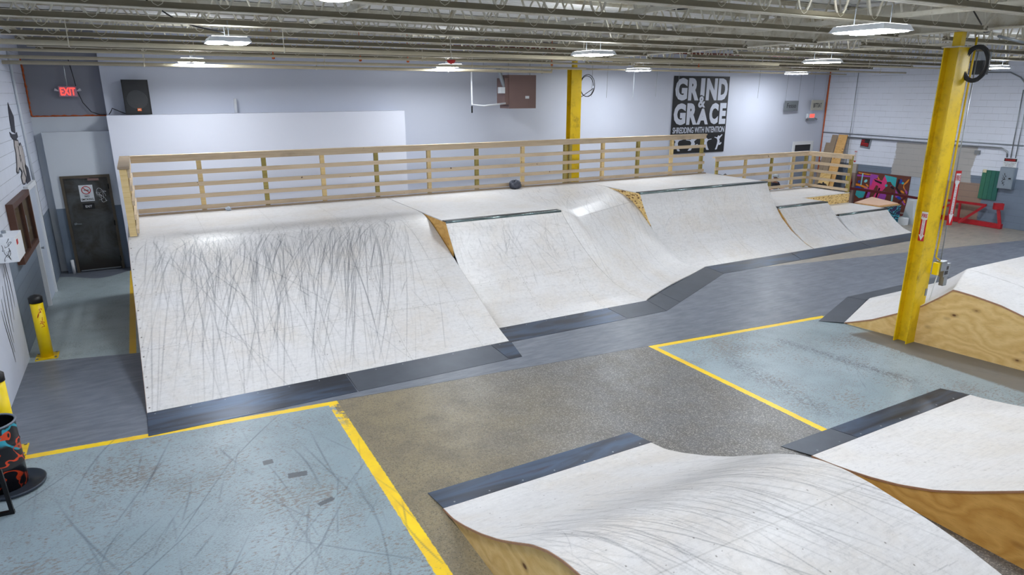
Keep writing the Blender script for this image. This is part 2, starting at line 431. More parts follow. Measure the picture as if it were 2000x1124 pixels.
# joint line crack
col = t.mix(t.ma('MULTIPLY', band(dlw, -0.004, 0.006, 0.003), t.step(X, 1.8, 1.9)), col, L(50, 50, 54))
col = t.mix(t.ma('MULTIPLY', sp.outputs[2], 1.0), col, L(74, 76, 82))
col = t.mix(t.ma('MULTIPLY', sp.outputs[0], 0.85), col, L(62, 70, 82))
t.bump(t.ma('ADD', nf, t.ma('MULTIPLY', chip, -0.6)), 0.12, 0.004)
M_floor = t.out(col, t.ma('MULTIPLY_ADD', n2, 0.3, 0.24))

# ------------------------------------------------------------------ dense painted grids
def splat(S, U, V, ws, am):
    """add soft dots at float grid coords"""
    H, W = S.shape
    iu = np.round(U).astype(int); iv = np.round(V).astype(int)
    R = int(math.ceil(ws * 2)) if ws > 0.6 else 1
    for a in range(-R, R + 1):
        for b in range(-R, R + 1):
            x = iu + a; y = iv + b
            k = am * np.exp(-((x - U) ** 2 + (y - V) ** 2) / (2 * ws * ws))
            m = (x >= 0) & (x < W) & (y >= 0) & (y < H)
            np.maximum.at(S, (y[m], x[m]), k[m])

def streaks(rng, shape, du, dv, n, start, lean, leng, amp=(0.15, 0.6), wd=(0.5, 0.9), curve=0.25):
    """n wheel marks; start(rng)->(u,v) metres, lean(rng,u)-> angle from the fall line, leng(rng)-> metres"""
    S = np.zeros(shape)
    for _ in range(n):
        u0, v0 = start(rng); a = lean(rng, u0); ln = leng(rng); cv = rng.normal(0, curve)
        m = max(8, int(ln / min(du, dv) * 1.3)); q = np.linspace(0, 1, m)
        ang = a + cv * (1 - q) ** 2 * 1.8
        du_ = np.cumsum(np.sin(ang)) * ln / m; dv_ = np.cumsum(np.cos(ang)) * ln / m
        A = rng.uniform(*amp); env = np.sin(PI * np.clip(q * 0.94 + 0.03, 0, 1)) ** 0.5 * (0.55 + 0.45 * np.sin(q * rng.uniform(2, 9) + rng.uniform(0, 6)))
        T = np.zeros(shape) if False else S
        splat_add(T, (u0 + du_) / du, (v0 - dv_) / dv, rng.uniform(*wd), A * np.clip(env, 0.08, 1))
    return 1 - np.exp(-S)
def splat_add(S, U, V, ws, am):
    H, W = S.shape; iu = np.floor(U).astype(int); iv = np.floor(V).astype(int)
    for a in (-1, 0, 1, 2):
        for b in (0,):
            x = iu + a; y = iv + b
            k = am * np.exp(-((x - U) ** 2) / (2 * ws * ws)) * 0.8
            m = (x >= 0) & (x < W) & (y >= 0) & (y < H)
            np.add.at(S, (y[m], x[m]), k[m])

def grid_mesh(name, Xg, Yg, Zg, layer, mat, parent=None, origin=None, thick=0.0):
    """surface of a height grid with per-vertex paint layers"""
    H, W = Xg.shape
    o0 = wloc(parent) if parent is not None else np.array(origin if origin is not None else (0, 0, 0), float)
    V = np.stack([Xg, Yg, Zg], -1).reshape(-1, 3) - o0
    idx = np.arange(H * W).reshape(H, W)
    F = np.stack([idx[:-1, :-1], idx[:-1, 1:], idx[1:, 1:], idx[1:, :-1]], -1).reshape(-1, 4)
    if thick:
        base = len(V); V2 = V.copy(); V2[:, 2] -= thick
        ring = np.concatenate([idx[0, :], idx[1:, -1], idx[-1, -2::-1], idx[-2:0:-1, 0]])
        V = np.concatenate([V, V2[ring]]); k = len(ring); j = np.arange(k); jn = (j + 1) % k
        F = np.concatenate([F, np.stack([ring[j], base + j, base + jn, ring[jn]], -1)])
    me = bpy.data.meshes.new(name); nv, nf = len(V), len(F)
    me.vertices.add(nv); me.vertices.foreach_set('co', V.astype(np.float32).ravel())
    me.loops.add(nf * 4); me.loops.foreach_set('vertex_index', F.astype(np.int32).ravel())
    me.polygons.add(nf); me.polygons.foreach_set('loop_start', np.arange(0, nf * 4, 4, dtype=np.int32))
    me.update(calc_edges=True); me.validate()
    a = me.color_attributes.new(name='layer', type='FLOAT_COLOR', domain='POINT')
    c = np.zeros((nv, 4), np.float32); c[:, 3] = 1
    if layer is not None: c[:H * W, :3] = np.clip(layer, 0, 1).reshape(-1, 3)
    a.data.foreach_set('color', c.ravel())
    me.materials.append(mat)
    sm = np.ones(nf, bool); sm[(H - 1) * (W - 1):] = False; me.polygons.foreach_set('use_smooth', sm)
    o = bpy.data.objects.new(name, me); COL.objects.link(o)
    if parent is not None: o.parent = parent
    else: o.location = o0
    return o

def seams(Xm, Sm, du, dv, xs, ss, pitch=0.3):
    """dark sheet joints and screw dots, Xm/Sm metre grids across and along the slope"""
    G = np.zeros(Xm.shape)
    for x in xs:
        G = np.maximum(G, 0.24 * np.exp(-((Xm - x) / 0.006) ** 2))
        dots = (np.abs(np.abs(Xm - x) - 0.035) < du * 0.6) & (np.abs((Sm / pitch) % 1 - 0.5) * pitch < dv * 0.6); G[dots] = 0.6
    for s in ss:
        G = np.maximum(G, 0.24 * np.exp(-((Sm - s) / 0.006) ** 2))
        dots = (np.abs(np.abs(Sm - s) - 0.035) < dv * 0.6) & (np.abs((Xm / pitch) % 1 - 0.5) * pitch < du * 0.6); G[dots] = 0.6
    return G

def smooth_prof(pts, n=600, k=9):
    y = np.array([p[0] for p in pts]); z = np.array([p[1] for p in pts]); s = np.sign(y[-1] - y[0])
    yy = np.linspace(y[0], y[-1], n); zz = np.interp(yy * s, y * s, z)
    w_ = np.hanning(2 * k + 1); w_ /= w_.sum(); zp = np.concatenate([2 * zz[0] - zz[k:0:-1], zz, 2 * zz[-1] - zz[-2:-k - 2:-1]])
    return yy, np.convolve(zp, w_, 'valid')

# floor: one mesh, finer where the wear is drawn
rng = np.random.default_rng(7)
def floor_piece(x0, x1, y0, y1, step, layer_fn=None):
    nu = max(2, int(round((x1 - x0) / step)) + 1); nv = max(2, int(round((y1 - y0) / step)) + 1)
    xs = np.linspace(x0, x1, nu); ys = np.linspace(y0, y1, nv); Xg, Yg = np.meshgrid(xs, ys)
    lay = np.zeros(Xg.shape + (3,))
    if layer_fn: lay = layer_fn(Xg, Yg, (x1 - x0) / (nu - 1), (y1 - y0) / (nv - 1))
    return Xg, Yg, lay
def lay_left(Xg, Yg, du, dv):
    sh = Xg.shape; lay = np.zeros(sh + (3,)); W, H = Xg.max() - Xg.min(), Yg.max() - Yg.min()
    S = streaks(rng, sh, du, dv, 95, lambda r: (r.uniform(0.9, W), r.uniform(1.5, H)), lambda r, u: r.choice([-0.55, -0.3, 0.35, 0.0]) + r.normal(0, 0.2), lambda r: r.uniform(0.5, 2.6), (0.25, 1.3), (0.45, 0.8), 0.12)
    S2 = streaks(rng, sh, du, dv, 60, lambda r: (r.uniform(0, W), r.uniform(0, H)), lambda r, u: r.uniform(-1.5, 1.5), lambda r: r.uniform(0.1, 0.8), (0.1, 0.5), (0.4, 0.6), 0.2)
    lay[..., 0] = np.maximum(S, S2 * 0.6)
    for cx, cy, a, b, rt in [(1.02, 6.68, 0.10, 0.05, -0.2), (1.17, 6.03, 0.085, 0.035, 0.3), (0.78, 7.1, 0.05, 0.05, 0.0), (0.93, 6.05, 0.0, 0, 0)]:
        if a == 0: continue
        x = (Xg - cx) * math.cos(rt) + (Yg - cy) * math.sin(rt); y = -(Xg - cx) * math.sin(rt) + (Yg - cy) * math.cos(rt)
        lay[..., 2] = np.maximum(lay[..., 2], ((np.abs(x) < a) & (np.abs(y) < b)) * 0.85)
    return lay
def lay_right(Xg, Yg, du, dv):
    sh = Xg.shape; lay = np.zeros(sh + (3,)); W, H = Xg.max() - Xg.min(), Yg.max() - Yg.min()
    S = streaks(rng, sh, du, dv, 40, lambda r: (r.uniform(0, W), r.uniform(0, H)), lambda r, u: r.uniform(-1.5, 1.5), lambda r: r.uniform(0.1, 1.2), (0.15, 0.8), (0.4, 0.6), 0.1)
    lay[..., 0] = S
    for (ax, ay, bx, by, wd, am) in [(9.0, 6.9, 9.3, 4.9, 0.13, 0.75), (7.6, 6.6, 7.4, 4.9, 0.22, 0.6), (8.2, 7.1, 7.5, 6.6, 0.12, 0.5)]:
        q = ((Xg - ax) * (bx - ax) + (Yg - ay) * (by - ay)) / ((bx - ax) ** 2 + (by - ay) ** 2); q = np.clip(q, 0, 1)
        d = np.hypot(Xg - ax - q * (bx - ax), Yg - ay - q * (by - ay))
        speck = rng.random(sh)
        speck = (speck + np.roll(speck, 1, 0) + np.roll(speck, 1, 1)) / 3
        lay[..., 2] = np.maximum(lay[..., 2], (speck > 0.5) * am * np.exp(-(d / wd) ** 2))
    return lay
pieces = [((-2.4, 1.9, 3.4, 8.7, 0.009), lay_left), ((6.85, 10.8, 3.6, 7.9, 0.011), lay_right),
          ((-2.4, 1.9, -3.0, 3.4, 1.0), None), ((-2.4, 1.9, 8.7, 19.0, 1.0), None),
          ((1.9, 6.85, -3.0, 19.0, 1.0), None), ((6.85, 10.8, -3.0, 3.6, 1.0), None), ((6.85, 10.8, 7.9, 19.0, 1.0), None), ((10.8, 24.0, -3.0, 19.0, 1.0), None)]
Vs, Fs, Cs = [], [], []; off = 0
for a, fn in pieces:
    Xg, Yg, lay = floor_piece(*a, fn); H_, W_ = Xg.shape
    Vs.append(np.stack([Xg, Yg, np.zeros_like(Xg)], -1).reshape(-1, 3)); Cs.append(lay.reshape(-1, 3))
    idx = np.arange(H_ * W_).reshape(H_, W_) + off; off += H_ * W_
    Fs.append(np.stack([idx[:-1, :-1], idx[:-1, 1:], idx[1:, 1:], idx[1:, :-1]], -1).reshape(-1, 4))
V = np.concatenate(Vs); F = np.concatenate(Fs); C = np.concatenate(Cs)
me = bpy.data.meshes.new('floor'); me.vertices.add(len(V)); me.vertices.foreach_set('co', V.astype(np.float32).ravel())
me.loops.add(len(F) * 4); me.loops.foreach_set('vertex_index', F.astype(np.int32).ravel())
me.polygons.add(len(F)); me.polygons.foreach_set('loop_start', np.arange(0, len(F) * 4, 4, dtype=np.int32)); me.update(calc_edges=True); me.validate()
a = me.color_attributes.new(name='layer', type='FLOAT_COLOR', domain='POINT'); c4 = np.ones((len(V), 4), np.float32); c4[:, :3] = np.clip(C, 0, 1); a.data.foreach_set('color', c4.ravel())
me.materials.append(M_floor); fl = bpy.data.objects.new('floor', me); COL.objects.link(fl); struct(fl)

# ------------------------------------------------------------------ room shell
def wy(x, off=0.0): return 17.85 - (x + 0.55) * 0.85 / 23.63 - off      # the back wall runs slightly out of square
mb = MB(); mb.hexa([(-0.55, wy(-0.55), 0), (23.3, wy(23.3), 0), (23.3, wy(23.3) + 0.2, 0), (-0.55, 18.4, 0)], [(-0.55, wy(-0.55), 5.4), (23.3, wy(23.3), 5.4), (23.3, wy(23.3) + 0.2, 5.4), (-0.55, 18.4, 5.4)])
struct(mb.build('wall_back', M_wall_back))
struct(MB().box(-2.2, -0.551, 18.2, 18.4, 0, 5.4).build('wall_alcove', M_alcove))
mb = MB(); mb.box(-2.2, -2.0, -3.0, 18.2, 0, 5.4)
struct(mb.build('wall_left', M_wall_left))
mb = MB(); mb.box(23.08, 23.3, -3.0, 16.99, 0, 5.4)
struct(mb.build('wall_right', M_wall_right))
struct(MB().box(-2.2, 23.3, -3.0, 18.4, 5.42, 5.5).build('ceiling', M_deck))
# near, white painted pilaster section of the left wall
struct(MB().box(-2.0, -1.965, -3.0, 12.1, 0, 4.55).build('wall_left_near', plain('white_block_paint', L(212, 219, 236), 0.55, var=0.06, scale=3)))
# light header above the exit door and the door bulkhead
struct(MB().box(-2.0, -0.552, 18.12, 18.2, 0, 3.50).build('wall_header', M_lightgrey))
mb = MB(); mb.box(-1.84, -1.66, 17.85, 18.12, 1.5, 3.18); mb.box(-0.70, -0.552, 17.85, 18.12, 1.5, 3.18); mb.box(-1.66, -0.70, 17.85, 18.12, 2.22, 3.18)
mb.cur = 1; mb.box(-1.84, -1.66, 17.85, 18.12, 0, 1.5); mb.box(-0.70, -0.552, 17.85, 18.12, 0, 1.5)
struct(mb.build('wall_door_surround', [M_lightgrey, M_midgrey]))
# orange foam bead along the corner and the header
mb = MB(); rr = random.Random(3)
for a, b in (((-1.985, 18.18, 4.75), (-1.985, 18.18, 3.52)), ((-1.985, 18.18, 3.515), (-0.56, 18.18, 3.515))):
    A, B = Vector(a), Vector(b); n = 26
    mb.tube([A.lerp(B, i / n) + Vector((rr.uniform(-.008, .008), 0, rr.uniform(-.008, .008))) for i in range(n + 1)], [rr.uniform(0.009, 0.026) for _ in range(n + 1)], 6)
struct(mb.build('trim_1', M_orange))
mb = MB(); mb.tube([(23.06, 16.97, 4.9), (23.06, 16.97, 3.6), (23.06, 16.97, 2.4), (23.06, 16.97, 0.8)], [0.02, 0.03, 0.018, 0.025], 6)
struct(mb.build('trim_2', M_orange))

# white low partition in front of the back wall
mb = MB(); y0, y1 = wy(-0.55, 0.45), wy(6.3, 0.45)
mb.hexa([(-0.55, y0, 0), (6.25, y1, 0), (6.25, wy(6.3) - 0.002, 0), (-0.55, wy(-0.55) - 0.002, 0)], [(-0.55, y0, 3.53), (6.25, y1, 3.56), (6.25, wy(6.3) - 0.002, 3.56), (-0.55, wy(-0.55) - 0.002, 3.53)])
struct(mb.build('wall_partition', M_white_part))

# exit door (left end of the back wall)
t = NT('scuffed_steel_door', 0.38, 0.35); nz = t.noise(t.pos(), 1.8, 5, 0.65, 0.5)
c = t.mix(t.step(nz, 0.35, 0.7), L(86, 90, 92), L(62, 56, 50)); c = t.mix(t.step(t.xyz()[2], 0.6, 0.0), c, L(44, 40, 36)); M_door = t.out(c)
d = bpy.data.objects.new('door_1', None); COL.objects.link(d); d.location = (-1.18, 17.86, 0); struct(d)
mb = MB(); mb.box(-1.66, -1.605, 17.80, 17.95, 0, 2.22); mb.box(-0.755, -0.70, 17.80, 17.95, 0, 2.22); mb.box(-1.605, -0.755, 17.80, 17.95, 2.165, 2.22)
mb.build('door_frame', plain('brown_frame', L(92, 84, 72), 0.45, 0.3, var=0.2), d)
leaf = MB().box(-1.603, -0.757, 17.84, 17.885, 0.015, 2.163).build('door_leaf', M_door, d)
mb = MB(); mb.tube([(-1.52, 17.84, 1.14), (-1.52, 17.79, 1.14)], 0.028, 12); mb.tube([(-1.52, 17.785, 1.14), (-1.40, 17.785, 1.13)], 0.011, 8)
mb.build('door_handle', M_galv, leaf)
mb = MB(); mb.box(-1.14, -0.92, 17.77, 17.84, 2.10, 2.15); mb.bar((-1.1, 17.8, 2.16), (-1.45, 17.82, 2.17), 0.02, 0.012)
mb.build('door_closer', M_brownbox, leaf)
MB().box(-1.58, -0.78, 17.82, 17.842, 0.02, 0.045).build('door_sweep', M_galv, leaf)
for z in (0.25, 1.1, 1.95): MB().box(-0.765, -0.745, 17.79, 17.84, z - 0.06, z + 0.06).build('door_hinge', M_blackm, d)
mb = MB(); r_ = random.Random(5)
for k in range(6): ribbon(mb, curvy(r_, 26, (-0.92, 17.84, 1.82 - 0.03 * k), (1, 0, 0), (0, 0, 1), 0.11), 0.007, (0, -1, 0))
mb.build('scratched_tag', M_white, leaf)
sg = thing('no_smoking_sign', 'white no smoking sign with red circle on the grey steel exit door', 'sign', (-1.205, 17.838, 1.63))
MB().box(-1.34, -1.07, 17.834, 17.839, 1.63, 2.0).build('sign_plate', M_signw, sg)
mb = MB(); mb.tube([(-1.205 + 0.085 * math.cos(a * PI / 12), 17.832, 1.885 + 0.085 * math.sin(a * PI / 12)) for a in range(24)], 0.008, 6, closed=True)
mb.bar((-1.265, 17.832, 1.945), (-1.145, 17.832, 1.825), 0.014, 0.006, (0, 1, 0)); mb.build('prohibition_ring', M_red, sg)
MB().box(-1.25, -1.15, 17.830, 17.834, 1.878, 1.892).build('cigarette_symbol', M_black, sg)
text_mesh('sign_lettering', 'NO', (-1.25, 17.834, 1.725), (0.09, 0, 0), (0, 0, 0.045), M_black, sg, 0.003, 0.02)
text_mesh('sign_lettering', 'SMOKING', (-1.325, 17.834, 1.655), (0.24, 0, 0), (0, 0, 0.045), M_black, sg, 0.003, 0.02)
sg = thing('exit_plate', 'small black plate reading EXIT below the no smoking sign', 'sign', (-1.205, 17.838, 1.45))
MB().box(-1.32, -1.09, 17.834, 17.839, 1.45, 1.585).build('sign_plate', M_black, sg)
text_mesh('sign_lettering', 'EXIT', (-1.27, 17.834, 1.49), (0.13, 0, 0), (0, 0, 0.05), M_white, sg, 0.003, 0.01)

# doorway right end of back wall (white casing, grey leaf)
d = bpy.data.objects.new('door_2', None); COL.objects.link(d); d.location = (22.05, wy(22.05) - 0.02, 0); struct(d)
mb = MB(); f = lambda x: wy(x)
for x0, x1, z0, z1 in ((21.47, 21.6, 0, 2.26), (22.5, 22.63, 0, 2.26), (21.6, 22.5, 2.13, 2.26)):
    mb.box(x0, x1, wy(22) - 0.04, wy(22) - 0.002 - 0.01, z0, z1)
mb.build('door_casing', M_white, d)
MB().box(21.6, 22.5, wy(22) - 0.02, wy(22) - 0.012, 0, 1.9).build('door_leaf', plain('slate_door', L(136, 148, 168), 0.5, var=0.05), d)
MB().box(21.6, 22.5, wy(22) - 0.018, wy(22) - 0.012, 1.9, 2.13).build('dark_opening', plain('dark_gap', L(48, 50, 56), 0.7), d)

# white door in the left wall
d = bpy.data.objects.new('door_3', None); COL.objects.link(d); d.location = (-1.98, 15.75, 0); struct(d)
mb = MB(); mb.box(-1.998, -1.93, 15.15, 15.25, 0, 2.33); mb.box(-1.998, -1.93, 16.22, 16.32, 0, 2.33); mb.box(-1.998, -1.93, 15.25, 16.22, 2.24, 2.33)
mb.build('door_casing', M_white, d)
lf = MB().box(-1.996, -1.965, 15.252, 16.218, 0.01, 2.238).build('door_leaf', plain('pale_door', L(186, 196, 212), 0.45, var=0.03), d)
MB().tube([(-1.965, 15.36, 1.12), (-1.91, 15.36, 1.12), (-1.90, 15.36, 1.12)], [0.012, 0.02, 0.03], 12).build('door_knob', M_galv, lf)
MB().box(-1.998, -1.94, 16.33, 16.45, 0, 2.3).build('dark_jamb', plain('dark_jamb_paint', L(60, 58, 62), 0.6), d)

# ------------------------------------------------------------------ ceiling: joists, girder, pipes
JY = [2.6, 3.95, 5.22, 6.45, 7.85, 9.35, 10.8, 12.2, 13.6, 15.0, 16.3]
def make_joist(x0, x1, label):
    root = thing('roof_joist', label, 'joist', ((x0 + x1) / 2, 0, 4.8), 'open web joists under the roof')
    mb = MB()
    for s in (-1, 1):
        mb.cur = 0; mb.box(x0 + 0.5, x1 - 0.5, s * 0.005 if s > 0 else -0.065, 0.065 if s > 0 else -0.005, 4.80, 4.808)
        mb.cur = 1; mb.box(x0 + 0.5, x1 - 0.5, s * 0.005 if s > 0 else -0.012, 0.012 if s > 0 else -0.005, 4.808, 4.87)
    mb.build('bottom_chord', [M_steel, M_steelshade], root)
    mb = MB()
    for s in (-1, 1):
        mb.box(x0, x1, 0.005 if s > 0 else -0.065, 0.065 if s > 0 else -0.005, 5.40, 5.41)
        mb.box(x0, x1, 0.005 if s > 0 else -0.012, 0.012 if s > 0 else -0.005, 5.35, 5.40)
    mb.build('top_chord', M_steel, root)
    mb = MB(); n = int((x1 - x0 - 1.0) / 0.6); st = (x1 - x0 - 1.0) / n; pts = []
    for i in range(n * 16 + 1):
        u = i / 16 % 1.0; tri = abs(2 * u - 1); q = 0.30
        f = 1 - tri                      # 0 at the bottom bend, 1 at the top bend
        if f < q: f = f * f / (2 * q) + q / 2
        elif f > 1 - q: f = 1 - ((1 - f) ** 2 / (2 * q) + q / 2)
        pts.append((x0 + 0.5 + i / 16 * st, 0, 4.83 + (f - q / 2) / (1 - q) * 0.54))
    mb.tube(pts, 0.014, 6); mb.build('web_rod', M_steel, root)
    for xa, xb in ((x0 + 0.02, x0 + 0.62), (x1 - 0.02, x1 - 0.62)):
        MB().bar((xa, 0, 5.37), (xb, 0, 4.83), 0.05, 0.035).build('end_diagonal', M_steel, root)
    return root
ORD = ['frontmost', 'second from the front', 'third from the front', 'fourth from the front', 'fifth from the front', 'sixth from the front', 'seventh from the front', 'eighth from the front', 'ninth from the front', 'tenth from the front', 'one nearest the back wall']
jl = make_joist(-2.0, 10.7, ''); jr = make_joist(10.9, 23.08, '')
for i, y in enumerate(JY):
    for side, src, txt in (('left', jl, 'cream open web roof joist over the left bay, '), ('right', jr, 'cream open web roof joist right of the yellow columns, ')):
        lab = txt + ORD[i]
        if i == 0: src.location.y = y; src['label'] = lab
        else: dup(src, (src.location.x, y, 4.8), lab)
g = thing('roof_girder', 'cream steel girder resting on the two yellow columns', 'girder', (10.8, 8, 4.87))
MB().box(10.70, 10.90, -2.5, 17.4, 4.87, 4.885).build('bottom_flange', M_steel, g)
MB().box(10.795, 10.805, -2.5, 17.4, 4.885, 5.33).build('web_plate', M_steel, g)
MB().box(10.70, 10.90, -2.5, 17.4, 5.33, 5.345).build('top_flange', M_steel, g)
for i, x in enumerate((2.25, 5.2, 8.2, 13.8, 17.0, 20.2)):
    b = MB()
    b.bar((x, 2.5, 4.872), (x, 16.35, 4.872), 0.05, 0.006); b.bar((x - 0.02, 2.5, 4.90), (x - 0.02, 16.35, 4.90), 0.006, 0.05)
    tag(b.build('joist_bridging', M_steel), 'thin cream angle bracing tying the joists together, %s from the left wall' % ('first', 'second', 'third', 'fourth', 'fifth', 'sixth')[i], 'bracing', 'bridging angles across the joists')
def pipe(name, pts, r, mat, label, cat='pipe', hang=None):
    root = thing(name, label, cat, pts[0])
    MB().tube(pts, r, 10).build('pipe_run', mat, root, True)
    if hang:
        for x in hang:
            y = pts[0][1]; z = pts[0][2]
            m_ = MB(); m_.tube([(x, y, z), (x, y, 5.42)], 0.006, 6); m_.tube([(x + 0.0, y + (r + .008) * math.cos(a), z + (r + .008) * math.sin(a)) for a in [k * PI / 5 for k in range(10)]], 0.007, 5, closed=True)
            m_.build('pipe_hanger', M_steel, root)
    return root
pipe('sprinkler_pipe', [(-2.0, 10.35, 4.6), (12.3, 10.35, 4.6)], 0.032, M_pipe, 'cream ceiling pipe over the middle of the big ramp', hang=(-0.6, 2.0, 4.6, 7.2, 9.8))
pipe('sprinkler_pipe', [(-2.0, 14.55, 4.6), (10.2, 14.55, 4.6)], 0.03, M_pipe, 'cream ceiling pipe above the guard rail, second nearest the back wall', hang=(0.3, 3.6, 7.0))
pipe('sprinkler_pipe', [(-2.0, 15.7, 4.55), (9.9, 15.7, 4.55), (9.9, 15.7, 4.75)], 0.036, M_pipe, 'lowest cream pipe crossing in front of the upper back wall', hang=(0.3, 3.7, 6.9, 9.6))
pipe('sprinkler_pipe', [(-2.0, 12.6, 4.62), (10.0, 12.6, 4.62)], 0.022, M_pipe, 'thin cream pipe between two thicker ceiling pipes', hang=(1.0, 5.0, 9.0))
pipe('sprinkler_pipe', [(-2.0, 17.0, 4.6), (10.0, 17.0, 4.6)], 0.02, M_pipe, 'thin cream pipe close against the back wall')
pipe('sprinkler_pipe', [(11.3, 14.0, 4.66), (22.9, 14.0, 4.66)], 0.025, M_pipe, 'cream ceiling pipe over the far small ramps', hang=(12.5, 15.5, 18.5, 21.5))
pipe('sprinkler_pipe', [(11.2, 11.4, 4.68), (22.9, 11.4, 4.68)], 0.022, M_pipe, 'cream ceiling pipe in front of the far ceiling lamps', hang=(13, 17, 21))
pipe('sprinkler_pipe', [(11.2, 16.2, 4.66), (22.9, 16.2, 4.66)], 0.022, M_pipe, 'cream ceiling pipe over the black wall banner', hang=(13, 17, 21))
pipe('conduit', [(10.9, 5.4, 4.78), (14.0, 6.3, 4.80), (19.0, 6.3, 4.80)], 0.02, M_galv, 'grey electrical conduit leaving the near yellow column top', 'conduit')
pipe('red_pipe', [(2.0, 16.7, 5.15), (22.5, 15.9, 5.2)], 0.03, M_rust, 'rusty red pipe high between the rear joists')
tag(MB().box(12.3, 12.62, 6.3, 6.5, 4.52, 4.66).build('junction_box', M_galv), 'grey junction box under the ceiling left of the near yellow column', 'junction box')
pj = thing('hanging_speaker', 'black boxy speaker hung under the ceiling left of the near yellow column', 'speaker', (12.45, 6.35, 4.3))
MB().box(12.3, 12.5, 6.25, 6.45, 4.30, 4.52).build('speaker_case', M_black, pj)
MB().tube([(12.40, 6.24, 4.40), (12.40, 6.22, 4.40)], 0.06, 14).build('speaker_cone', M_blackm, pj)

for i, (pts, lab) in enumerate((([(5.2, 3.95, 5.3), (5.9, 3.95, 5.0), (6.8, 3.98, 4.93), (7.9, 4.0, 5.05), (8.8, 3.95, 5.35)], 'dark cable drooping below the roof near the upper right corner'), ([(4.6, 6.45, 5.3), (5.2, 6.45, 5.02), (6.0, 6.45, 4.98), (6.8, 6.45, 5.3)], 'dark cable sagging between two joists above the frame middle'), ([(0.3, 10.5, 5.2), (0.7, 10.2, 4.9), (1.15, 9.7, 4.75)], 'short dark cable feeding the left twin lamp over the ramps'), ([(9.4, 5.22, 5.3), (10.2, 5.3, 4.9), (11.0, 5.6, 4.86), (11.6, 5.5, 5.2)], 'black cable bundle at the near yellow column top'))):
    P_c = [Vector(q_) for q_ in pts]; fine = []
    for a_ in range(len(P_c) - 1):
        p0, p1, p2, p3 = P_c[max(a_ - 1, 0)], P_c[a_], P_c[a_ + 1], P_c[min(a_ + 2, len(P_c) - 1)]
        for k in range(8):
            u = k / 8; fine.append(0.5 * (2 * p1 + (p2 - p0) * u + (2 * p0 - 5 * p1 + 4 * p2 - p3) * u * u + (3 * p1 - p0 - 3 * p2 + p3) * u ** 3))
    tag(MB().tube(fine + [P_c[-1]], 0.010, 6).build('cable', M_black, None, True), lab, 'cable')
# ceiling lights
M_lens = bpy.data.materials.new('glowing_lens'); M_lens.use_nodes = True
bn = M_lens.node_tree.nodes['Principled BSDF']; bn.inputs['Base Color'].default_value = (0.9, 0.95, 1, 1)
bn.inputs['Emission Color'].default_value = (0.92, 0.96, 1.0, 1); bn.inputs['Emission Strength'].default_value = LAMP
M_addedup = M_lens.copy(); M_addedup.name = 'added_uplight_glow'; M_addedup.node_tree.nodes['Principled BSDF'].inputs['Emission Strength'].default_value = LAMP * 0.12  # upward glow added to brighten the roof deck
LX = [1.15, 6.8, 12.6, 19.2]; LYs = [-0.3, 4.6, 9.5, 15.4]
def make_light(loc, label):
    x, y, z = loc; r = thing('ceiling_light', label, 'light', loc, 'paired lens ceiling lights')
    mb = MB()
    mb.hexa([(x - 0.25, y - 0.31, z + 0.012), (x + 0.25, y - 0.31, z + 0.012), (x + 0.25, y + 0.31, z + 0.012), (x - 0.25, y + 0.31, z + 0.012)],
            [(x - 0.22, y - 0.28, z + 0.07), (x + 0.22, y - 0.28, z + 0.07), (x + 0.22, y + 0.28, z + 0.07), (x - 0.22, y + 0.28, z + 0.07)])
    h = mb.build('housing', M_white, r)
    for s in (-1, 1):
        n = 20; pts = []
        for k in range(n):
            a = 2 * PI * k / n; cx = 0.92 * abs(math.cos(a)) ** 0.6 * (1 if math.cos(a) > 0 else -1); sy = abs(math.sin(a)) ** 0.6 * (1 if math.sin(a) > 0 else -1)
            pts.append((x + s * 0.135 + 0.115 * cx, y + 0.30 * sy, z + 0.004))
        MB().poly(pts, (0, 0, 0.006)).build('lens', M_lens, h)
    MB().box(x - 0.20, x + 0.20, y - 0.26, y + 0.26, z + 0.0705, z + 0.074).build('added_uplight', M_addedup, r)  # added glow panel on the housing top, lights the deck above
    for s in (-1, 1): MB().tube([(x, y + s * 0.2, z + 0.07), (x, y + s * 0.2, z + 0.26)], 0.005, 5).build('hanging_wire', M_galv, r)
    return r
proto = None; rowt = ['above the viewer', 'over the painted floor', 'over the ramps', 'nearest the back wall']; colt = ['leftmost of its row', 'second from left in its row', 'third from left in its row', 'rightmost of its row']
for j, y in enumerate(LYs):
    for i, x in enumerate(LX):
        lab = 'bright white twin ceiling light %s, %s' % (rowt[j], colt[i])
        if proto is None: proto = make_light((x, y, 4.6), lab)
        else: dup(proto, (x, y, 4.6), lab)

# columns
def column(x, y, label):
    c = thing('steel_column', label, 'column', (x, y, 0))
    mb = MB(); mb.box(x - 0.13, x + 0.21, y + 0.095, y + 0.11, 0, 4.65); mb.box(x - 0.13, x + 0.21, y - 0.11, y - 0.095, 0, 4.65); mb.box(x - 0.01, x + 0.002, y - 0.095, y + 0.095, 0, 4.65)
    mb.build('column_shaft', M_yellow, c)
    MB().box(x - 0.15, x + 0.23, y - 0.13, y + 0.13, 4.65, 4.665).build('cap_plate', M_steel, c)
    MB().box(x - 0.02, x + 0.09, y - 0.06, y + 0.06, 4.665, 4.869).build('column_stub', M_yellow, c)
    return c
c1 = column(10.81, 5.90, 'yellow steel column standing near the viewer, right of the frame centre')
c2 = column(10.84, 16.05, 'far yellow steel column behind the guard rail')
arrow = thing('fire_sign', 'red fire extinguisher arrow sign on the near yellow column', 'sign', (10.815, 5.9, 1.70))
MB().box(10.782, 10.798, 5.86, 5.955, 1.72, 2.18).build('sign_plate', M_red, arrow)
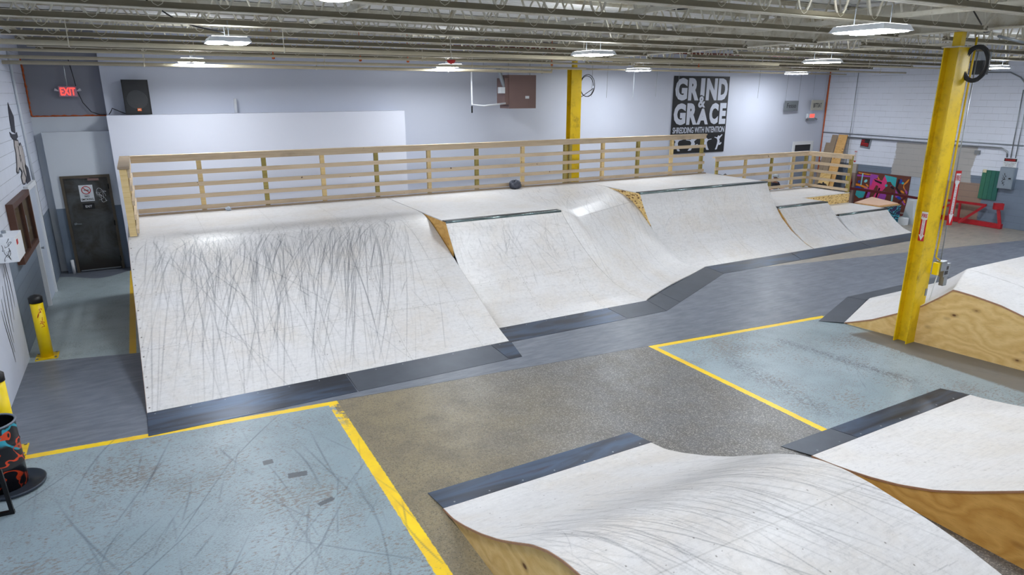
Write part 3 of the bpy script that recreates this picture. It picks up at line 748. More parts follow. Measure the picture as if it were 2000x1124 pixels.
mb = MB(); mb.poly([(10.779, 5.957, 2.19), (10.779, 5.857, 2.19), (10.779, 5.857, 2.08), (10.779, 5.885, 2.06), (10.779, 5.885, 1.82), (10.779, 5.865, 1.82), (10.779, 5.907, 1.73), (10.779, 5.950, 1.82), (10.779, 5.930, 1.82), (10.779, 5.930, 2.06), (10.779, 5.957, 2.08)], (0.003, 0, 0)); mb.build('arrow_shape', M_signw, arrow)
text_mesh('sign_lettering', 'FIRE', (10.778, 5.95, 2.10), (0, -0.085, 0), (0, 0, 0.06), M_red, arrow, 0.002, 0.02)
text_mesh('sign_lettering', 'E\nX\nT\nI\nN\nG\nU\nI\nS\nH\nE\nR', (10.778, 5.922, 1.80), (0, -0.03, 0), (0, 0, 0.26), M_red, arrow, 0.002, 0.0)
pipe('conduit', [(11.06, 5.77, 4.8), (11.06, 5.77, 4.4), (11.06, 5.77, 1.45), (11.16, 5.75, 1.38)], 0.014, M_yellow, 'yellow conduit running down the near column', 'conduit')
pipe('conduit', [(11.10, 5.74, 4.6), (11.12, 5.74, 3.0), (11.16, 5.74, 1.40)], 0.008, M_galv, 'thin grey conduit beside the yellow one on the near column', 'conduit')
ob = thing('outlet_box', 'grey electrical boxes clustered on the near yellow column', 'outlet', (11.2, 5.74, 1.0))
MB().box(11.10, 11.26, 5.68, 5.785, 1.22, 1.38).build('box_body', M_galv, ob); MB().box(11.24, 11.40, 5.70, 5.78, 1.10, 1.32).build('box_body', M_galv, ob); MB().box(11.26, 11.36, 5.69, 5.76, 0.95, 1.10).build('cable_clamp', M_galv, ob)
MB().box(11.27, 11.35, 5.694, 5.70, 1.14, 1.20).build('outlet_socket', M_black, ob); MB().box(11.27, 11.35, 5.694, 5.70, 1.22, 1.28).build('outlet_socket', M_black, ob)
MB().box(11.04, 11.095, 5.70, 5.785, 1.16, 1.36).build('cover_plate', M_bollard, ob)
pipe('cable', [(11.14, 5.73, 1.21), (11.12, 5.76, 0.9), (11.08, 5.775, 0.5)], 0.008, M_signw, 'pale cable below the outlet boxes on the near column', 'cable')
cp = thing('fire_sign', 'tall red and white arrow sign sticking out right of the near yellow column', 'sign', (11.15, 5.70, 1.95))
MB().hexa([(11.085, 5.72, 1.98), (11.165, 5.68, 1.98), (11.168, 5.686, 1.98), (11.088, 5.726, 1.98)], [(11.085, 5.72, 2.84), (11.165, 5.68, 2.84), (11.168, 5.686, 2.84), (11.088, 5.726, 2.84)]).build('sign_plate', M_red, cp)
def sgp(u, z): return (11.085 + 0.08 * u - 0.001, 5.72 - 0.04 * u - 0.004, z)
MB().poly([sgp(.1, 2.80), sgp(.1, 2.66), sgp(.28, 2.62), sgp(.28, 2.16), sgp(.1, 2.16), sgp(.5, 2.0), sgp(.9, 2.16), sgp(.72, 2.16), sgp(.72, 2.62), sgp(.9, 2.66), sgp(.9, 2.80)], (0.001, 0.002, 0)).build('arrow_shape', M_signw, cp)
text_mesh('sign_lettering', 'FIRE', tuple(np.array(sgp(.15, 2.69)) - (0, .002, 0)), (0.056, -0.028, 0), (0, 0, 0.08), M_red, cp, 0.001, 0.01)
text_mesh('sign_lettering', 'E\nX\nT\nI\nN\nG\nU\nI\nS\nH\nE\nR', tuple(np.array(sgp(.36, 2.15)) - (0, .002, 0)), (0.022, -0.011, 0), (0, 0, 0.44), M_red, cp, 0.001, 0.0)
tag(MB().box(10.96, 11.015, 5.783, 5.789, 0.80, 0.92).build('metal_plate', M_galv), 'small bare metal patch low on the near yellow column', 'plate')
# cable coils
def coil(name, c, rx_, rz, turns, label, r=0.008, n=28, seed=0, tail=None):
    q = random.Random(seed); pts = []
    for k in range(turns * n):
        a = 2 * PI * k / n; j = 1 + 0.08 * math.sin(a * 0.37 + seed) + q.uniform(-0.01, 0.01)
        pts.append((c[0] + 0.02 * math.sin(a * 0.21) + rx_ * 0.5 * j * math.cos(a), c[1] - rx_ * 0.8 * j * math.cos(a), c[2] + rz * j * math.sin(a)))
    if tail: pts += tail
    return tag(MB().tube(pts, r, 6).build(name, M_black, None, True), label, 'cable')
coil('cable_coil', (11.02, 5.70, 4.42), 0.16, 0.24, 9, 'thick black cable coil hung at the top of the near yellow column', 0.015, seed=2)
coil('cable_coil', (11.2, 15.9, 4.2), 0.22, 0.28, 2, 'loose black cable loop hanging beside the far yellow column', 0.010, seed=5, tail=[(11.05, 15.95, 3.9), (11.0, 15.95, 3.5), (11.02, 15.95, 3.36)])

# ------------------------------------------------------------------ ramps
def steel(parent, name, quad, mat=M_plate, zf=0.004, zb=0.03):
    """sloped steel kick plate; quad = front-left, front-right, back-right, back-left (x, y)"""
    (a, b, c, d_) = quad; mb = MB()
    mb.hexa([(a[0], a[1], 0.0005), (b[0], b[1], 0.0005), (c[0], c[1], zb - 0.006), (d_[0], d_[1], zb - 0.006)], [(a[0], a[1], zf), (b[0], b[1], zf), (c[0], c[1], zb), (d_[0], d_[1], zb)])
    o = mb.build(name, mat, parent)
    return o
def screws(parent, pts):
    for p_ in pts: MB().lathe(tuple(map(float, p_)), [(0.0, 0.004), (0.008, 0.003), (0.011, 0.0)], 8).build('screw', M_galv, parent)
def side_panel(parent, x, prof, mat, z0=0.0, edge=M_plyedge, th=0.018, drop=0.0, out=-1, name='side_panel'):
    """vertical plywood cheek under a profile, plus the laminated edge of the surface"""
    pts = [(x, y, z - 0.02) for y, z in prof if z - 0.02 > z0 + 0.003]
    if len(pts) > 2:
        MB().poly([(x, pts[0][1], z0)] + pts + [(x, pts[-1][1], z0)], (-out * th, 0, 0)).build(name, mat, parent)
    if out > 0: return
    mb = MB(); n = len(prof)
    vs = []
    for y, z in prof: vs += [(x + out * 0.018, y, z - 0.002), (x + out * 0.018, y, z - 0.024), (x, y, z - 0.024), (x, y, z - 0.004)]
    mb.add(vs, [(4 * i + k, 4 * i + (k + 1) % 4, 4 * i + 4 + (k + 1) % 4, 4 * i + 4 + k) for i in range(n - 1) for k in range(4)])
    mb.build('laminated_edge', edge, parent)

DZ = 1.62
profA = [(9.04, .028), (9.25, .09), (9.47, .17), (9.95, .39), (10.38, .59), (10.92, .84), (11.38, 1.06), (11.8, 1.26), (12.15, 1.42), (12.45, 1.54), (12.75, 1.605), (13.1, 1.62), (15.35, 1.62)]
ya, za = smooth_prof(profA, 700, 14)
fA = lambda Y: np.interp(Y, ya, za)
profB = [(9.67, .028), (10.0, .09), (10.4, .27), (10.75, .54), (11.05, .85), (11.3, 1.15), (11.5, 1.42), (11.63, 1.61)]
yb, zb = smooth_prof(profB, 500, 12)
profD = [(11.09, .028), (11.3, .10), (11.49, .19), (11.85, .40), (12.2, .69), (12.46, 1.0), (12.68, 1.32), (12.84, 1.61)]
yd, zd = smooth_prof(profD, 500, 12)
sC = np.array([0, .3, .6, .9, 1.18, 1.48, 1.75, 2.01, 2.32, 2.65, 3.0, 3.45, 4.5]); zC = np.array([.028, .07, .17, .35, .56, .78, .99, 1.19, 1.37, 1.49, 1.56, 1.612, 1.62])
_s, _z = smooth_prof(list(zip(sC, zC)), 700, 16)
def fC(X, Y):
    base = 10.79 - 0.475 * (10.75 - X); s = Y - base
    z = np.interp(s, _s, _z, left=0.0)
    lim = np.clip((Y - 9.68) / 0.5, 0, 1); lim = lim * lim * (3 - 2 * lim)
    f = np.where(X < 8.44, lim, 1.0)
    return np.maximum(z * f, 0.028)

def grid_XY(x0, x1, y0, y1, du, dv, zf, ratio=None):
    """rows follow equal arc length of the profile zf so paint detail stays even"""
    nu = int((x1 - x0) / du) + 1; yy = np.linspace(y0, y1, 1500); zz = zf(yy); s = np.concatenate([[0], np.cumsum(np.hypot(np.diff(yy), np.diff(zz)))])
    nv = int(s[-1] / dv) + 1; ss = np.linspace(0, s[-1], nv); ys = np.interp(ss, s, yy)
    Xg, Yg = np.meshgrid(np.linspace(x0, x1, nu), ys); Sg = np.repeat(ss[:, None], nu, 1)
    return Xg, Yg, Sg, (x1 - x0) / (nu - 1), s[-1] / (nv - 1)

rng = np.random.default_rng(11)
# --- A: the big scuffed bank with rounded top
A = thing('bank_ramp', 'large scuffed white plywood bank with rounded top at the left end', 'ramp', (2.27, 12.2, 0))
Xg, Yg, Sg, du, dv = grid_XY(-0.39, 4.95, 9.04, 15.35, 0.0095, 0.0115, fA)
sh = Xg.shape; lipv = float(Sg[np.argmin(np.abs(Yg[:, 0] - 12.4)), 0])
S1 = streaks(rng, sh, du, dv, 640, lambda r: (0.3 + 4.5 * r.beta(1.05, 1.1), lipv + r.normal(0.0, 0.25)),
             lambda r, u: -0.02 - 0.075 * u + r.normal(0, 0.10), lambda r: min(0.5 + r.exponential(1.6), 3.95), (0.06, 0.8), (0.36, 0.62), 0.16)
S2 = streaks(rng, sh, du, dv, 420, lambda r: (0.4 + 4.3 * r.random(), lipv + r.normal(0.38, 0.22)), lambda r, u: r.normal(-0.1, 0.6), lambda r: 0.1 + r.exponential(0.28), (0.06, 0.5), (0.38, 0.7), 0.7)
S3 = streaks(rng, sh, du, dv, 26, lambda r: (0.8 + 3.8 * r.random(), lipv + r.uniform(-2.5, 0.2)), lambda r, u: r.choice([-0.6, 0.5, 0.2]) + r.normal(0, 0.15), lambda r: 0.4 + r.exponential(0.8), (0.2, 0.8), (0.4, 0.7), 0.1)
G = seams(Xg + 0.39, Sg, du, dv, [1.2, 2.42, 3.64, 4.86], [1.22, 2.44], 0.2)
for x_ in (0.03,): G = np.maximum(G, ((np.abs(Xg + 0.39 - 0.035) < 0.008) & (np.abs((Sg / 0.2) % 1 - 0.5) * 0.2 < 0.008)) * 0.9)
lay = np.zeros(sh + (3,)); lay[..., 0] = np.clip(S1 * 0.95 + S2 * 0.6 + S3 * 0.8, 0, 0.9); lay[..., 1] = G
v_ = Sg - lipv
haze = np.exp(-((v_ - 0.42) / 0.26) ** 2) * 0.50 * np.clip((Xg + 0.1) / 0.6, 0, 1) * np.clip((5.6 - Xg) / 1.0, 0, 1)
down = np.exp(-(np.clip(-v_ - 0.1, 0, 9) / 1.1) ** 2) * (v_ < 0.05) * 0.22 * (0.6 + 0.4 * np.sin(Xg * 5.1) * np.sin(Xg * 2.3 + 1)) * np.clip((Xg - 0.1) / 0.6, 0, 1)
lay[..., 2] = np.clip(haze + down, 0, 1)
grid_mesh('riding_surface', Xg, Yg, fA(Yg), lay, M_ride, A, thick=0.02)
pa = [(float(y), float(fA(y))) for y in np.linspace(9.04, 15.35, 70)]
side_panel(A, -0.375, pa, M_ply)
side_panel(A, 4.93, [p_ for p_ in pa if p_[0] < 11.3], M_ply, out=1, th=0.018)
steel(A, 'steel_plate', [(-0.39, 8.41), (2.19, 8.41), (2.19, 9.045), (-0.39, 9.045)])
steel(A, 'steel_plate', [(2.21, 8.41), (4.60, 8.41), (4.60, 9.045), (2.21, 9.045)], M_plate2)
steel(A, 'steel_plate', [(4.61, 8.41), (4.84, 8.41), (4.98, 9.045), (4.61, 9.045)])
screws(A, [(x, 8.98, 0.027) for x in np.arange(-0.3, 4.9, 0.42)])
MB().box(-0.36, 4.93, 15.3, 15.34, 0, 1.59).build('back_panel', M_plyold, A)

# --- B: first quarter pipe with coping
def quarter(name, label, x0, x1, xb0, xb1, yp, zp, ycop, zcop, yback, mat, n, r, coping_h=0.13, panelmat=M_ply):
    root = thing(name, label, 'ramp', ((x0 + x1) / 2, (yp[0] + yback) / 2, 0))
    fz = lambda Y: np.interp(Y, yp, zp)
    Xg, Yg, Sg, du, dv = grid_XY(0, 1, yp[0], yp[-1], 0.004, 0.013, fz)
    q = (Yg - yp[0]) / (yp[-1] - yp[0]); X2 = (xb0 + (x0 - xb0) * q) * (1 - Xg) + (xb1 + (x1 - xb1) * q) * Xg
    sh = Xg.shape; W = x1 - x0; top = float(Sg.max())
    S = streaks(r, sh, du * W, dv, n, lambda g: (g.uniform(0, W), top - abs(g.normal(0, 0.6))), lambda g, u: g.normal(0, 0.35), lambda g: 0.08 + g.exponential(0.35), (0.05, 0.40), (0.4, 0.7), 0.3)
    lay = np.zeros(sh + (3,)); lay[..., 0] = S * 0.8
    lay[..., 1] = seams(X2 - x0, Sg, du * W, dv, [1.22, 2.44, 3.66], [1.22], 0.2)
    lay[..., 2] = 0.16 * np.exp(-((top - Sg - 0.22) / 0.12) ** 2) * (0.5 + 0.5 * np.sin(X2 * 3.0) ** 2) + 0.10 * np.exp(-((top - Sg - 0.9) / 0.5) ** 2)
    grid_mesh('riding_surface', X2, Yg, fz(Yg), lay, mat, root, thick=0.02)
    MB().tube([(x0 + 0.005, ycop - 0.012, zcop - 0.016), (x1 - 0.005, ycop - 0.012, zcop - 0.016)], 0.026, 14).build('coping', M_coping, root, True)
    MB().box(x0, x1, ycop + 0.012, ycop + 0.012 + coping_h, zcop - 0.012, zcop + 0.004).build('coping_strip', M_copdark, root)
    return root, fz
rq = np.random.default_rng(21)
B, fB = quarter('quarter_pipe', 'first white quarter pipe right of the scuffed bank, topped by steel coping', 4.97, 7.62, 4.97, 8.44, yb, zb, 11.64, DZ, 15.35, M_ride, 170, rq)
dk = MB().box(4.97, 7.62, 11.785, 15.35, 1.60, 1.62).build('deck_board', M_ride2, B)
# triangular cheek standing proud of the bank
ys = np.linspace(11.30, 11.62, 14); pts = [(4.968, float(y), float(np.interp(y, yb, zb)) - 0.002) for y in ys] + [(4.968, 11.64, 1.60), (4.968, 12.75, 1.60)] + [(4.968, float(y), float(fA(y)) - 0.03) for y in np.linspace(12.7, 11.30, 14)]
MB().poly(pts, (0.02, 0, 0)).build('wedge_panel', M_plyd, B)
steel(B, 'steel_plate', [(4.86, 9.05), (7.45, 9.05), (7.45, 9.68), (5.06, 9.68)])
steel(B, 'steel_plate', [(7.46, 9.05), (8.39, 9.05), (8.44, 9.68), (7.46, 9.68)], M_plate2)
screws(B, [(x, 9.62, 0.027) for x in np.arange(5.2, 8.4, 0.42)])

# --- C: rolled-over corner ramp
Cc = thing('hip_ramp', 'white curved roll-over ramp turning the corner between the two big quarter pipes', 'ramp', (9.3, 12.4, 0))
nu, nv = 330, 420; q = np.linspace(0, 1, nv)[:, None]; uu = np.linspace(0, 1, nu)[None, :]
Yl = 9.68 + (15.35 - 9.68) * q; Xl = np.where(Yl < 11.64, 8.44 + (7.62 - 8.44) * (Yl - 9.68) / 1.96, 7.62)
yb_r = 10.79; Yr = yb_r + (15.35 - yb_r) * q
Xg = Xl * (1 - uu) + 10.75 * uu
ylo = np.maximum(9.68, 10.79 - 0.475 * (10.75 - (8.44 * (1 - uu) + 10.75 * uu))); Yg = ylo + (15.35 - ylo) * q + 0 * uu
Xg = np.where(Yg < 11.64, 8.44 + (7.62 - 8.44) * (Yg - 9.68) / 1.96, 7.62) * (1 - uu) + 10.75 * uu
Zg = fC(Xg, Yg)
zB_ = np.where(Yg < 11.64, np.interp(Yg, yb, zb), np.interp(Yg, [11.64, 13.4, 15.35], [1.615, 1.62, 1.62])); xl_ = np.where(Yg < 11.64, 8.44 + (7.62 - 8.44) * (Yg - 9.68) / 1.96, 7.62)
bw = np.clip(1 - (Xg - xl_) / 0.7, 0, 1); bw = bw * bw * (3 - 2 * bw); Zg = Zg + (zB_ - Zg) * bw
S = streaks(rq, Xg.shape, 0.0085, 0.0125, 260, lambda g: (g.uniform(0.2, 3.0), 5.6 - abs(g.normal(2.0, 1.0))), lambda g, u: g.normal(-0.32, 0.10), lambda g: 0.3 + g.exponential(0.6), (0.06, 0.38), (0.4, 0.7), 0.12)
lay = np.zeros(Xg.shape + (3,)); lay[..., 0] = S * 0.8
sk = Yg - 0.475 * Xg
lay[..., 1] = 0.4 * np.exp(-((Xg - 8.9 + 0.25 * (Yg - 12)) / 0.006) ** 2) * (Yg < 13.2) + 0.4 * np.exp(-((sk - 8.0) / 0.008) ** 2) + 0.3 * np.exp(-((Xg - 9.9 + 0.25 * (Yg - 12)) / 0.006) ** 2) * (Yg < 13.2)
grid_mesh('riding_surface', Xg, Yg, Zg, lay, M_ride, Cc, thick=0.02)
steel(Cc, 'steel_plate', [(8.40, 9.052), (9.0, 9.34), (9.02, 9.96), (8.45, 9.685)], M_plate2)
steel(Cc, 'steel_plate', [(9.01, 9.345), (11.39, 10.49), (11.42, 11.09), (9.03, 9.965)], M_plate2)

# --- D: second tall quarter pipe
D_ = thing('quarter_pipe', 'tall wide white quarter pipe with long dark coping in the middle distance', 'ramp', (13.0, 13.0, 0))
nu, nv = 560, 300; X1 = np.linspace(10.75, 15.3, nu)[None, :]; ylo = np.minimum(11.09, 10.79 - 0.475 * (10.75 - X1))
q = np.linspace(0, 1, nv)[:, None]; Yg = ylo + (12.84 - ylo) * (1 - (1 - q) ** 1.5); Xg = X1 + 0 * Yg
zD = np.interp(Yg, yd, zd, left=0.0); Zg = np.maximum(zD, np.where(Yg < 11.9, np.minimum(fC(Xg, Yg), 0.6) * (Xg < 11.5) * np.clip((11.5 - Xg) / 0.4, 0, 1), 0)); Zg = np.maximum(Zg, 0.026)
S = streaks(rq, Xg.shape, 0.0081, 0.0085, 300, lambda g: (g.uniform(0, 4.5), g.uniform(0.6, 2.4)), lambda g, u: g.normal(-0.1, 0.4), lambda g: 0.05 + g.exponential(0.22), (0.06, 0.42), (0.4, 0.7), 0.3)
lay = np.zeros(Xg.shape + (3,)); lay[..., 0] = S * 0.75
lay[..., 1] = seams(Xg - 10.75, Yg, 0.008, 0.008, [1.22, 2.44, 3.66], [], 0.2)
lay[..., 2] = 0.15 * np.exp(-((12.78 - Yg) / 0.08) ** 2) + 0.12 * np.exp(-((12.3 - Yg) / 0.2) ** 2) * (0.5 + 0.5 * np.sin(Xg * 2.0))
grid_mesh('riding_surface', Xg, Yg, Zg, lay, M_ride, D_, thick=0.02)
MB().tube([(10.74, 12.828, 1.604), (15.30, 12.828, 1.604)], 0.026, 14).build('coping', M_coping, D_, True)
MB().box(10.74, 15.3, 12.85, 12.98, 1.608, 1.624).build('coping_strip', M_copdark, D_)
MB().box(10.74, 15.3, 12.98, 15.35, 1.60, 1.62).build('deck_board', M_ride2, D_)
ys = np.linspace(12.35, 12.83, 14); yc = np.linspace(14.35, 12.35, 30)
pts = [(10.748, float(y), float(np.interp(y, yd, zd)) - 0.002) for y in ys] + [(10.748, 12.85, 1.60), (10.748, 14.35, 1.60)] + [(10.748, float(y), float(fC(np.array(10.75), np.array(y))) - 0.03) for y in yc]
MB().poly(pts, (0.02, 0, 0)).build('wedge_panel', M_osb, D_)
side_panel(D_, 15.29, [(float(y), float(z)) for y, z in zip(yd[::10], zd[::10])] + [(15.3, 1.6)], M_ply, out=1)
steel(D_, 'steel_plate', [(11.40, 10.50), (14.09, 10.50), (14.40, 11.10), (11.43, 11.10)])
screws(D_, [(x, 11.04, 0.027) for x in np.arange(11.7, 14.3, 0.42)])
MB().box(4.99, 15.28, 15.3, 15.34, 0, 1.59).build('back_panel', M_plyold, D_)

# --- E and F: the two small quarter pipes on the right
pe = [(11.09, .028), (11.37, .12), (11.63, .27), (11.9, .47), (12.09, .65), (12.25, .82), (12.37, .94)]; ye, ze = smooth_prof(pe, 300, 8)
E_, fE = quarter('quarter_pipe', 'medium height white quarter pipe below the corner of the lower deck', 15.33, 17.42, 15.33, 17.42, ye, ze, 12.38, 0.95, 14.9, M_ride, 90, rq)
mb = MB(); mb.box(15.33, 17.42, 12.525, 14.9, 0.93, 0.95); mb.box(17.42, 19.72, 13.25, 14.9, 0.93, 0.95); mb.build('deck_board', M_ride2, E_)
MB().box(17.44, 19.72, 13.252, 13.27, 0.0, 0.93).build('front_panel', M_osb, E_)
MB().box(17.40, 17.418, 12.42, 13.25, 0.0, 0.93).build('side_panel', M_osb, E_)
MB().box(19.70, 19.72, 13.28, 14.9, 0.0, 0.93).build('side_panel', M_osb, E_)
MB().poly([(15.332, float(y), float(z)) for y, z in zip(ye[::10], ze[::10])] + [(15.332, 12.38, 0.90), (15.332, 12.38, 0.0), (15.332, 11.1, 0)], (0.018, 0, 0)).build('side_panel', M_plyd, E_)
steel(E_, 'steel_plate', [(14.11, 10.50), (16.9, 10.50), (17.2, 11.10), (14.42, 11.10)])
pf = [(11.08, .028), (11.35, .12), (11.58, .27), (11.77, .43), (11.93, .615)]; yf, zf = smooth_prof(pf, 300, 8)
F_, fF = quarter('quarter_pipe', 'lowest white quarter pipe at the far right end of the row', 17.43, 19.68, 17.43, 19.72, yf, zf, 11.94, 0.63, 13.25, M_ride, 80, rq, 0.06)
side_panel(F_, 17.445, [(float(y), float(z)) for y, z in zip(yf[::10], zf[::10])] + [(13.24, 0.62)], M_ride2, out=-1, edge=M_white)
MB().box(17.43, 19.68, 12.02, 13.248, 0.61, 0.63).build('deck_board', M_ride2, F_)
side_panel(F_, 19.66, [(float(y), float(z)) for y, z in zip(yf[::10], zf[::10])] + [(13.24, 0.62)], M_ply, out=1)
steel(F_, 'steel_plate', [(16.92, 10.50), (19.3, 10.50), (19.70, 11.10), (17.22, 11.10)])

# --- guard rails
def board(root, a, b, z0, z1, th=0.038, mat=M_2x4, name='rail_board'):
    a, b = Vector((a[0], a[1], (z0 + z1) / 2)), Vector((b[0], b[1], (z0 + z1) / 2))
    return MB().bar(a, b, th, z1 - z0).build(name, mat, root)
def rail_rows(root, a, b, zb_, inset):
    k = 1.0
    for z0, z1 in ((1.05, 1.15), (0.78, 0.87), (0.53, 0.615), (0.285, 0.37), (0.045, 0.13)):
        board(root, a, b, zb_ + z0, zb_ + z1)
RY = 15.2
R1 = thing('wooden_guardrail', 'long five-board pine guard rail along the back of the high deck', 'railing', (7.5, RY, DZ))
px = [1.02, 2.30, 3.55, 4.80, 6.12, 7.42, 8.76, 10.10, 11.36, 12.62, 13.90, 15.12]
for i, x in enumerate(px):
    MB().box(x - 0.045, x + 0.045, RY + 0.02, RY + 0.10, DZ + 0.001, DZ + 1.15).build('post', (M_post, M_postg)[i % 2], R1)
MB().box(10.22, 10.30, RY + 0.02, RY + 0.10, DZ + 0.001, DZ + 1.15).build('post', M_postg, R1)
rail_rows(R1, (-0.20, RY), (15.2, RY), DZ, 0)
MB().box(-0.25, 15.22, RY - 0.03, RY + 0.11, DZ + 1.152, DZ + 1.19).build('cap_board', M_2x4, R1)
MB().box(-0.30, 15.2, RY - 0.12, RY - 0.03, DZ + 0.001, DZ + 0.03).build('toe_board', M_plyold, R1)
# left return
for y in (13.02, 14.1, 15.25):
    MB().box(-0.36, -0.25, y - 0.045, y + 0.045, DZ + 0.001, DZ + 1.15).build('post', M_post, R1)
for z0, z1 in ((1.0, 1.15), (0.78, 0.87), (0.53, 0.615), (0.285, 0.37), (0.045, 0.13)):
    board(R1, (-0.225, 12.98), (-0.225, 15.2), DZ + z0, DZ + z1)
MB().box(-0.38, -0.20, 12.95, 15.3, DZ + 1.152, DZ + 1.19).build('cap_board', M_plyold, R1)
LZ = 0.95; RL = 14.82
R2 = thing('wooden_guardrail', 'lower pine guard rail around the corner of the low deck', 'railing', (17.6, RL, LZ))
for i, x in enumerate((15.42, 16.65, 17.85, 18.9)): MB().box(x - 0.045, x + 0.045, RL + 0.02, RL + 0.075, LZ + 0.001, LZ + 1.15).build('post', (M_postg, M_post)[i % 2], R2)
MB().box(19.46, 19.55, RL, RL + 0.075, LZ + 0.001, LZ + 1.15).build('post', M_postg, R2)
MB().box(19.61, 19.70, 13.27, 13.36, LZ + 0.001, LZ + 1.15).build('post', M_postg, R2)
MB().box(19.61, 19.70, 14.64, 14.73, LZ + 0.001, LZ + 1.15).build('post', M_post, R2)
rail_rows(R2, (15.3, RL), (19.57, RL), LZ, 0); rail_rows(R2, (19.585, 13.26), (19.585, 14.8), LZ, 0)
mb = MB(); mb.box(15.25, 19.62, RL - 0.02, RL + 0.09, LZ + 1.152, LZ + 1.19); mb.build('cap_board', M_2x4, R2)
MB().box(19.565, 19.70, 13.24, RL - 0.022, LZ + 1.152, LZ + 1.19).build('cap_board', M_2x4, R2)

# --- G: foreground wave ramp
pg = [(5.32, .02), (5.06, .06), (4.8, .15), (4.46, .29), (4.13, .45), (3.85, .61), (3.6, .76), (3.37, .865), (3.15, .925), (2.93, .955), (2.7, .955), (2.44, .93), (2.2, .90), (1.97, .86), (1.69, .79), (1.3, .62), (0.9, .40), (0.5, .18), (0.1, .03)]
yg, zg = smooth_prof(pg, 800, 14); yg_, zg_ = yg[::-1], zg[::-1]; fG = lambda Y: np.interp(Y, yg_, zg_)
G_ = thing('wave_ramp', 'scuffed white hump ramp in the foreground with plywood side', 'ramp', (3.5, 2.8, 0))
Xg, Yg, Sg, du, dv = grid_XY(2.16, 4.83, 0.1, 5.32, 0.0062, 0.0075, fG)
sh = Xg.shape; top = float(Sg.max())
S1 = streaks(rng, sh, du, dv, 330, lambda g: (g.uniform(-0.6, 2.6), top - abs(g.normal(1.55, 0.35))), lambda g, u: 0.42 + g.normal(0, 0.15), lambda g: 0.3 + g.exponential(0.8), (0.04, 0.85), (0.4, 0.9), 0.14)
S2 = streaks(rng, sh, du, dv, 26, lambda g: (g.uniform(0, 2.6), g.uniform(1.0, top)), lambda g, u: g.normal(0.2, 0.7), lambda g: 0.15 + g.exponential(0.4), (0.15, 0.7), (0.4, 0.6), 0.4)
lay = np.zeros(sh + (3,)); lay[..., 0] = np.clip(S1 * 0.8 + S2 * 0.7, 0, 0.85)
sj = float(Sg[np.argmin(np.abs(Yg[:, 0] - 2.72)), 0])
lay[..., 1] = seams(Xg - 2.16, Sg, du, dv, [], [sj], 0.22)
lay[..., 1] = np.maximum(lay[..., 1], ((np.abs((Xg - 2.16) / 0.61 % 1 - 0.5) * 0.61 < 0.006) & (np.abs(Sg / 0.22 % 1 - 0.5) * 0.22 < 0.006)) * 0.7)
lay[..., 2] = 0.30 * np.exp(-((top - Sg - 1.7) / 0.5) ** 2) * np.clip((Xg - 2.4) / 1.0, 0, 1)
grid_mesh('riding_surface', Xg, Yg, fG(Yg), lay, M_ride, G_, thick=0.018)
pgl = [(float(y), float(fG(y))) for y in np.linspace(5.32, 0.1, 60)]
side_panel(G_, 2.172, pgl, M_ply, name='side_panel'); side_panel(G_, 4.818, pgl, M_ply, out=1)
steel(G_, 'steel_plate', [(2.13, 5.66), (4.78, 5.66), (4.84, 5.315), (2.16, 5.315)], M_plate, 0.004, 0.024)
screws(G_, [(x, 5.36, 0.022) for x in np.arange(2.3, 4.8, 0.4)])

# --- H: foreground right ramp
ph = [(4.2, .02), (3.97, .045), (3.73, .085), (3.5, .13), (3.2, .21), (2.88, .33), (2.58, .49), (2.21, .71), (1.9, .92), (1.6, 1.13), (1.3, 1.28), (1.0, 1.32), (0.2, 1.32)]
yh, zh = smooth_prof(ph, 700, 12); fH = lambda Y: np.interp(Y, yh[::-1], zh[::-1])
H_r = thing('wave_ramp', 'wide clean white plywood ramp at the lower right corner', 'ramp', (7.9, 2.3, 0))
Xg, Yg, Sg, du, dv = grid_XY(6.25, 9.52, 0.2, 4.2, 0.012, 0.012, fH)
S = streaks(rng, Xg.shape, du, dv, 60, lambda g: (g.uniform(0, 3.2), g.uniform(1.0, 4.2)), lambda g, u: g.normal(1.3, 0.3), lambda g: 0.05 + g.exponential(0.2), (0.05, 0.35), (0.4, 0.5), 0.1)
lay = np.zeros(Xg.shape + (3,)); lay[..., 0] = S * 0.6; lay[..., 1] = seams(Xg - 6.25, Sg, du, dv, [0.75], [2.2], 0.3) * 0.6
grid_mesh('riding_surface', Xg, Yg, fH(Yg), lay, M_ride2, H_r, thick=0.018)
phl = [(float(y), float(fH(y))) for y in np.linspace(4.2, 0.2, 50)]
side_panel(H_r, 6.262, phl, M_plyd); side_panel(H_r, 9.50, phl, M_plyd, out=1)
steel(H_r, 'steel_plate', [(6.13, 4.53), (7.02, 4.53), (7.08, 4.195), (6.25, 4.195)], M_plate2, 0.004, 0.024)
steel(H_r, 'steel_plate', [(7.03, 4.53), (9.42, 4.53), (9.52, 4.195), (7.09, 4.195)], M_plate, 0.004, 0.024)
screws(H_r, [(x, 4.24, 0.022) for x in np.arange(6.4, 9.5, 0.4)])

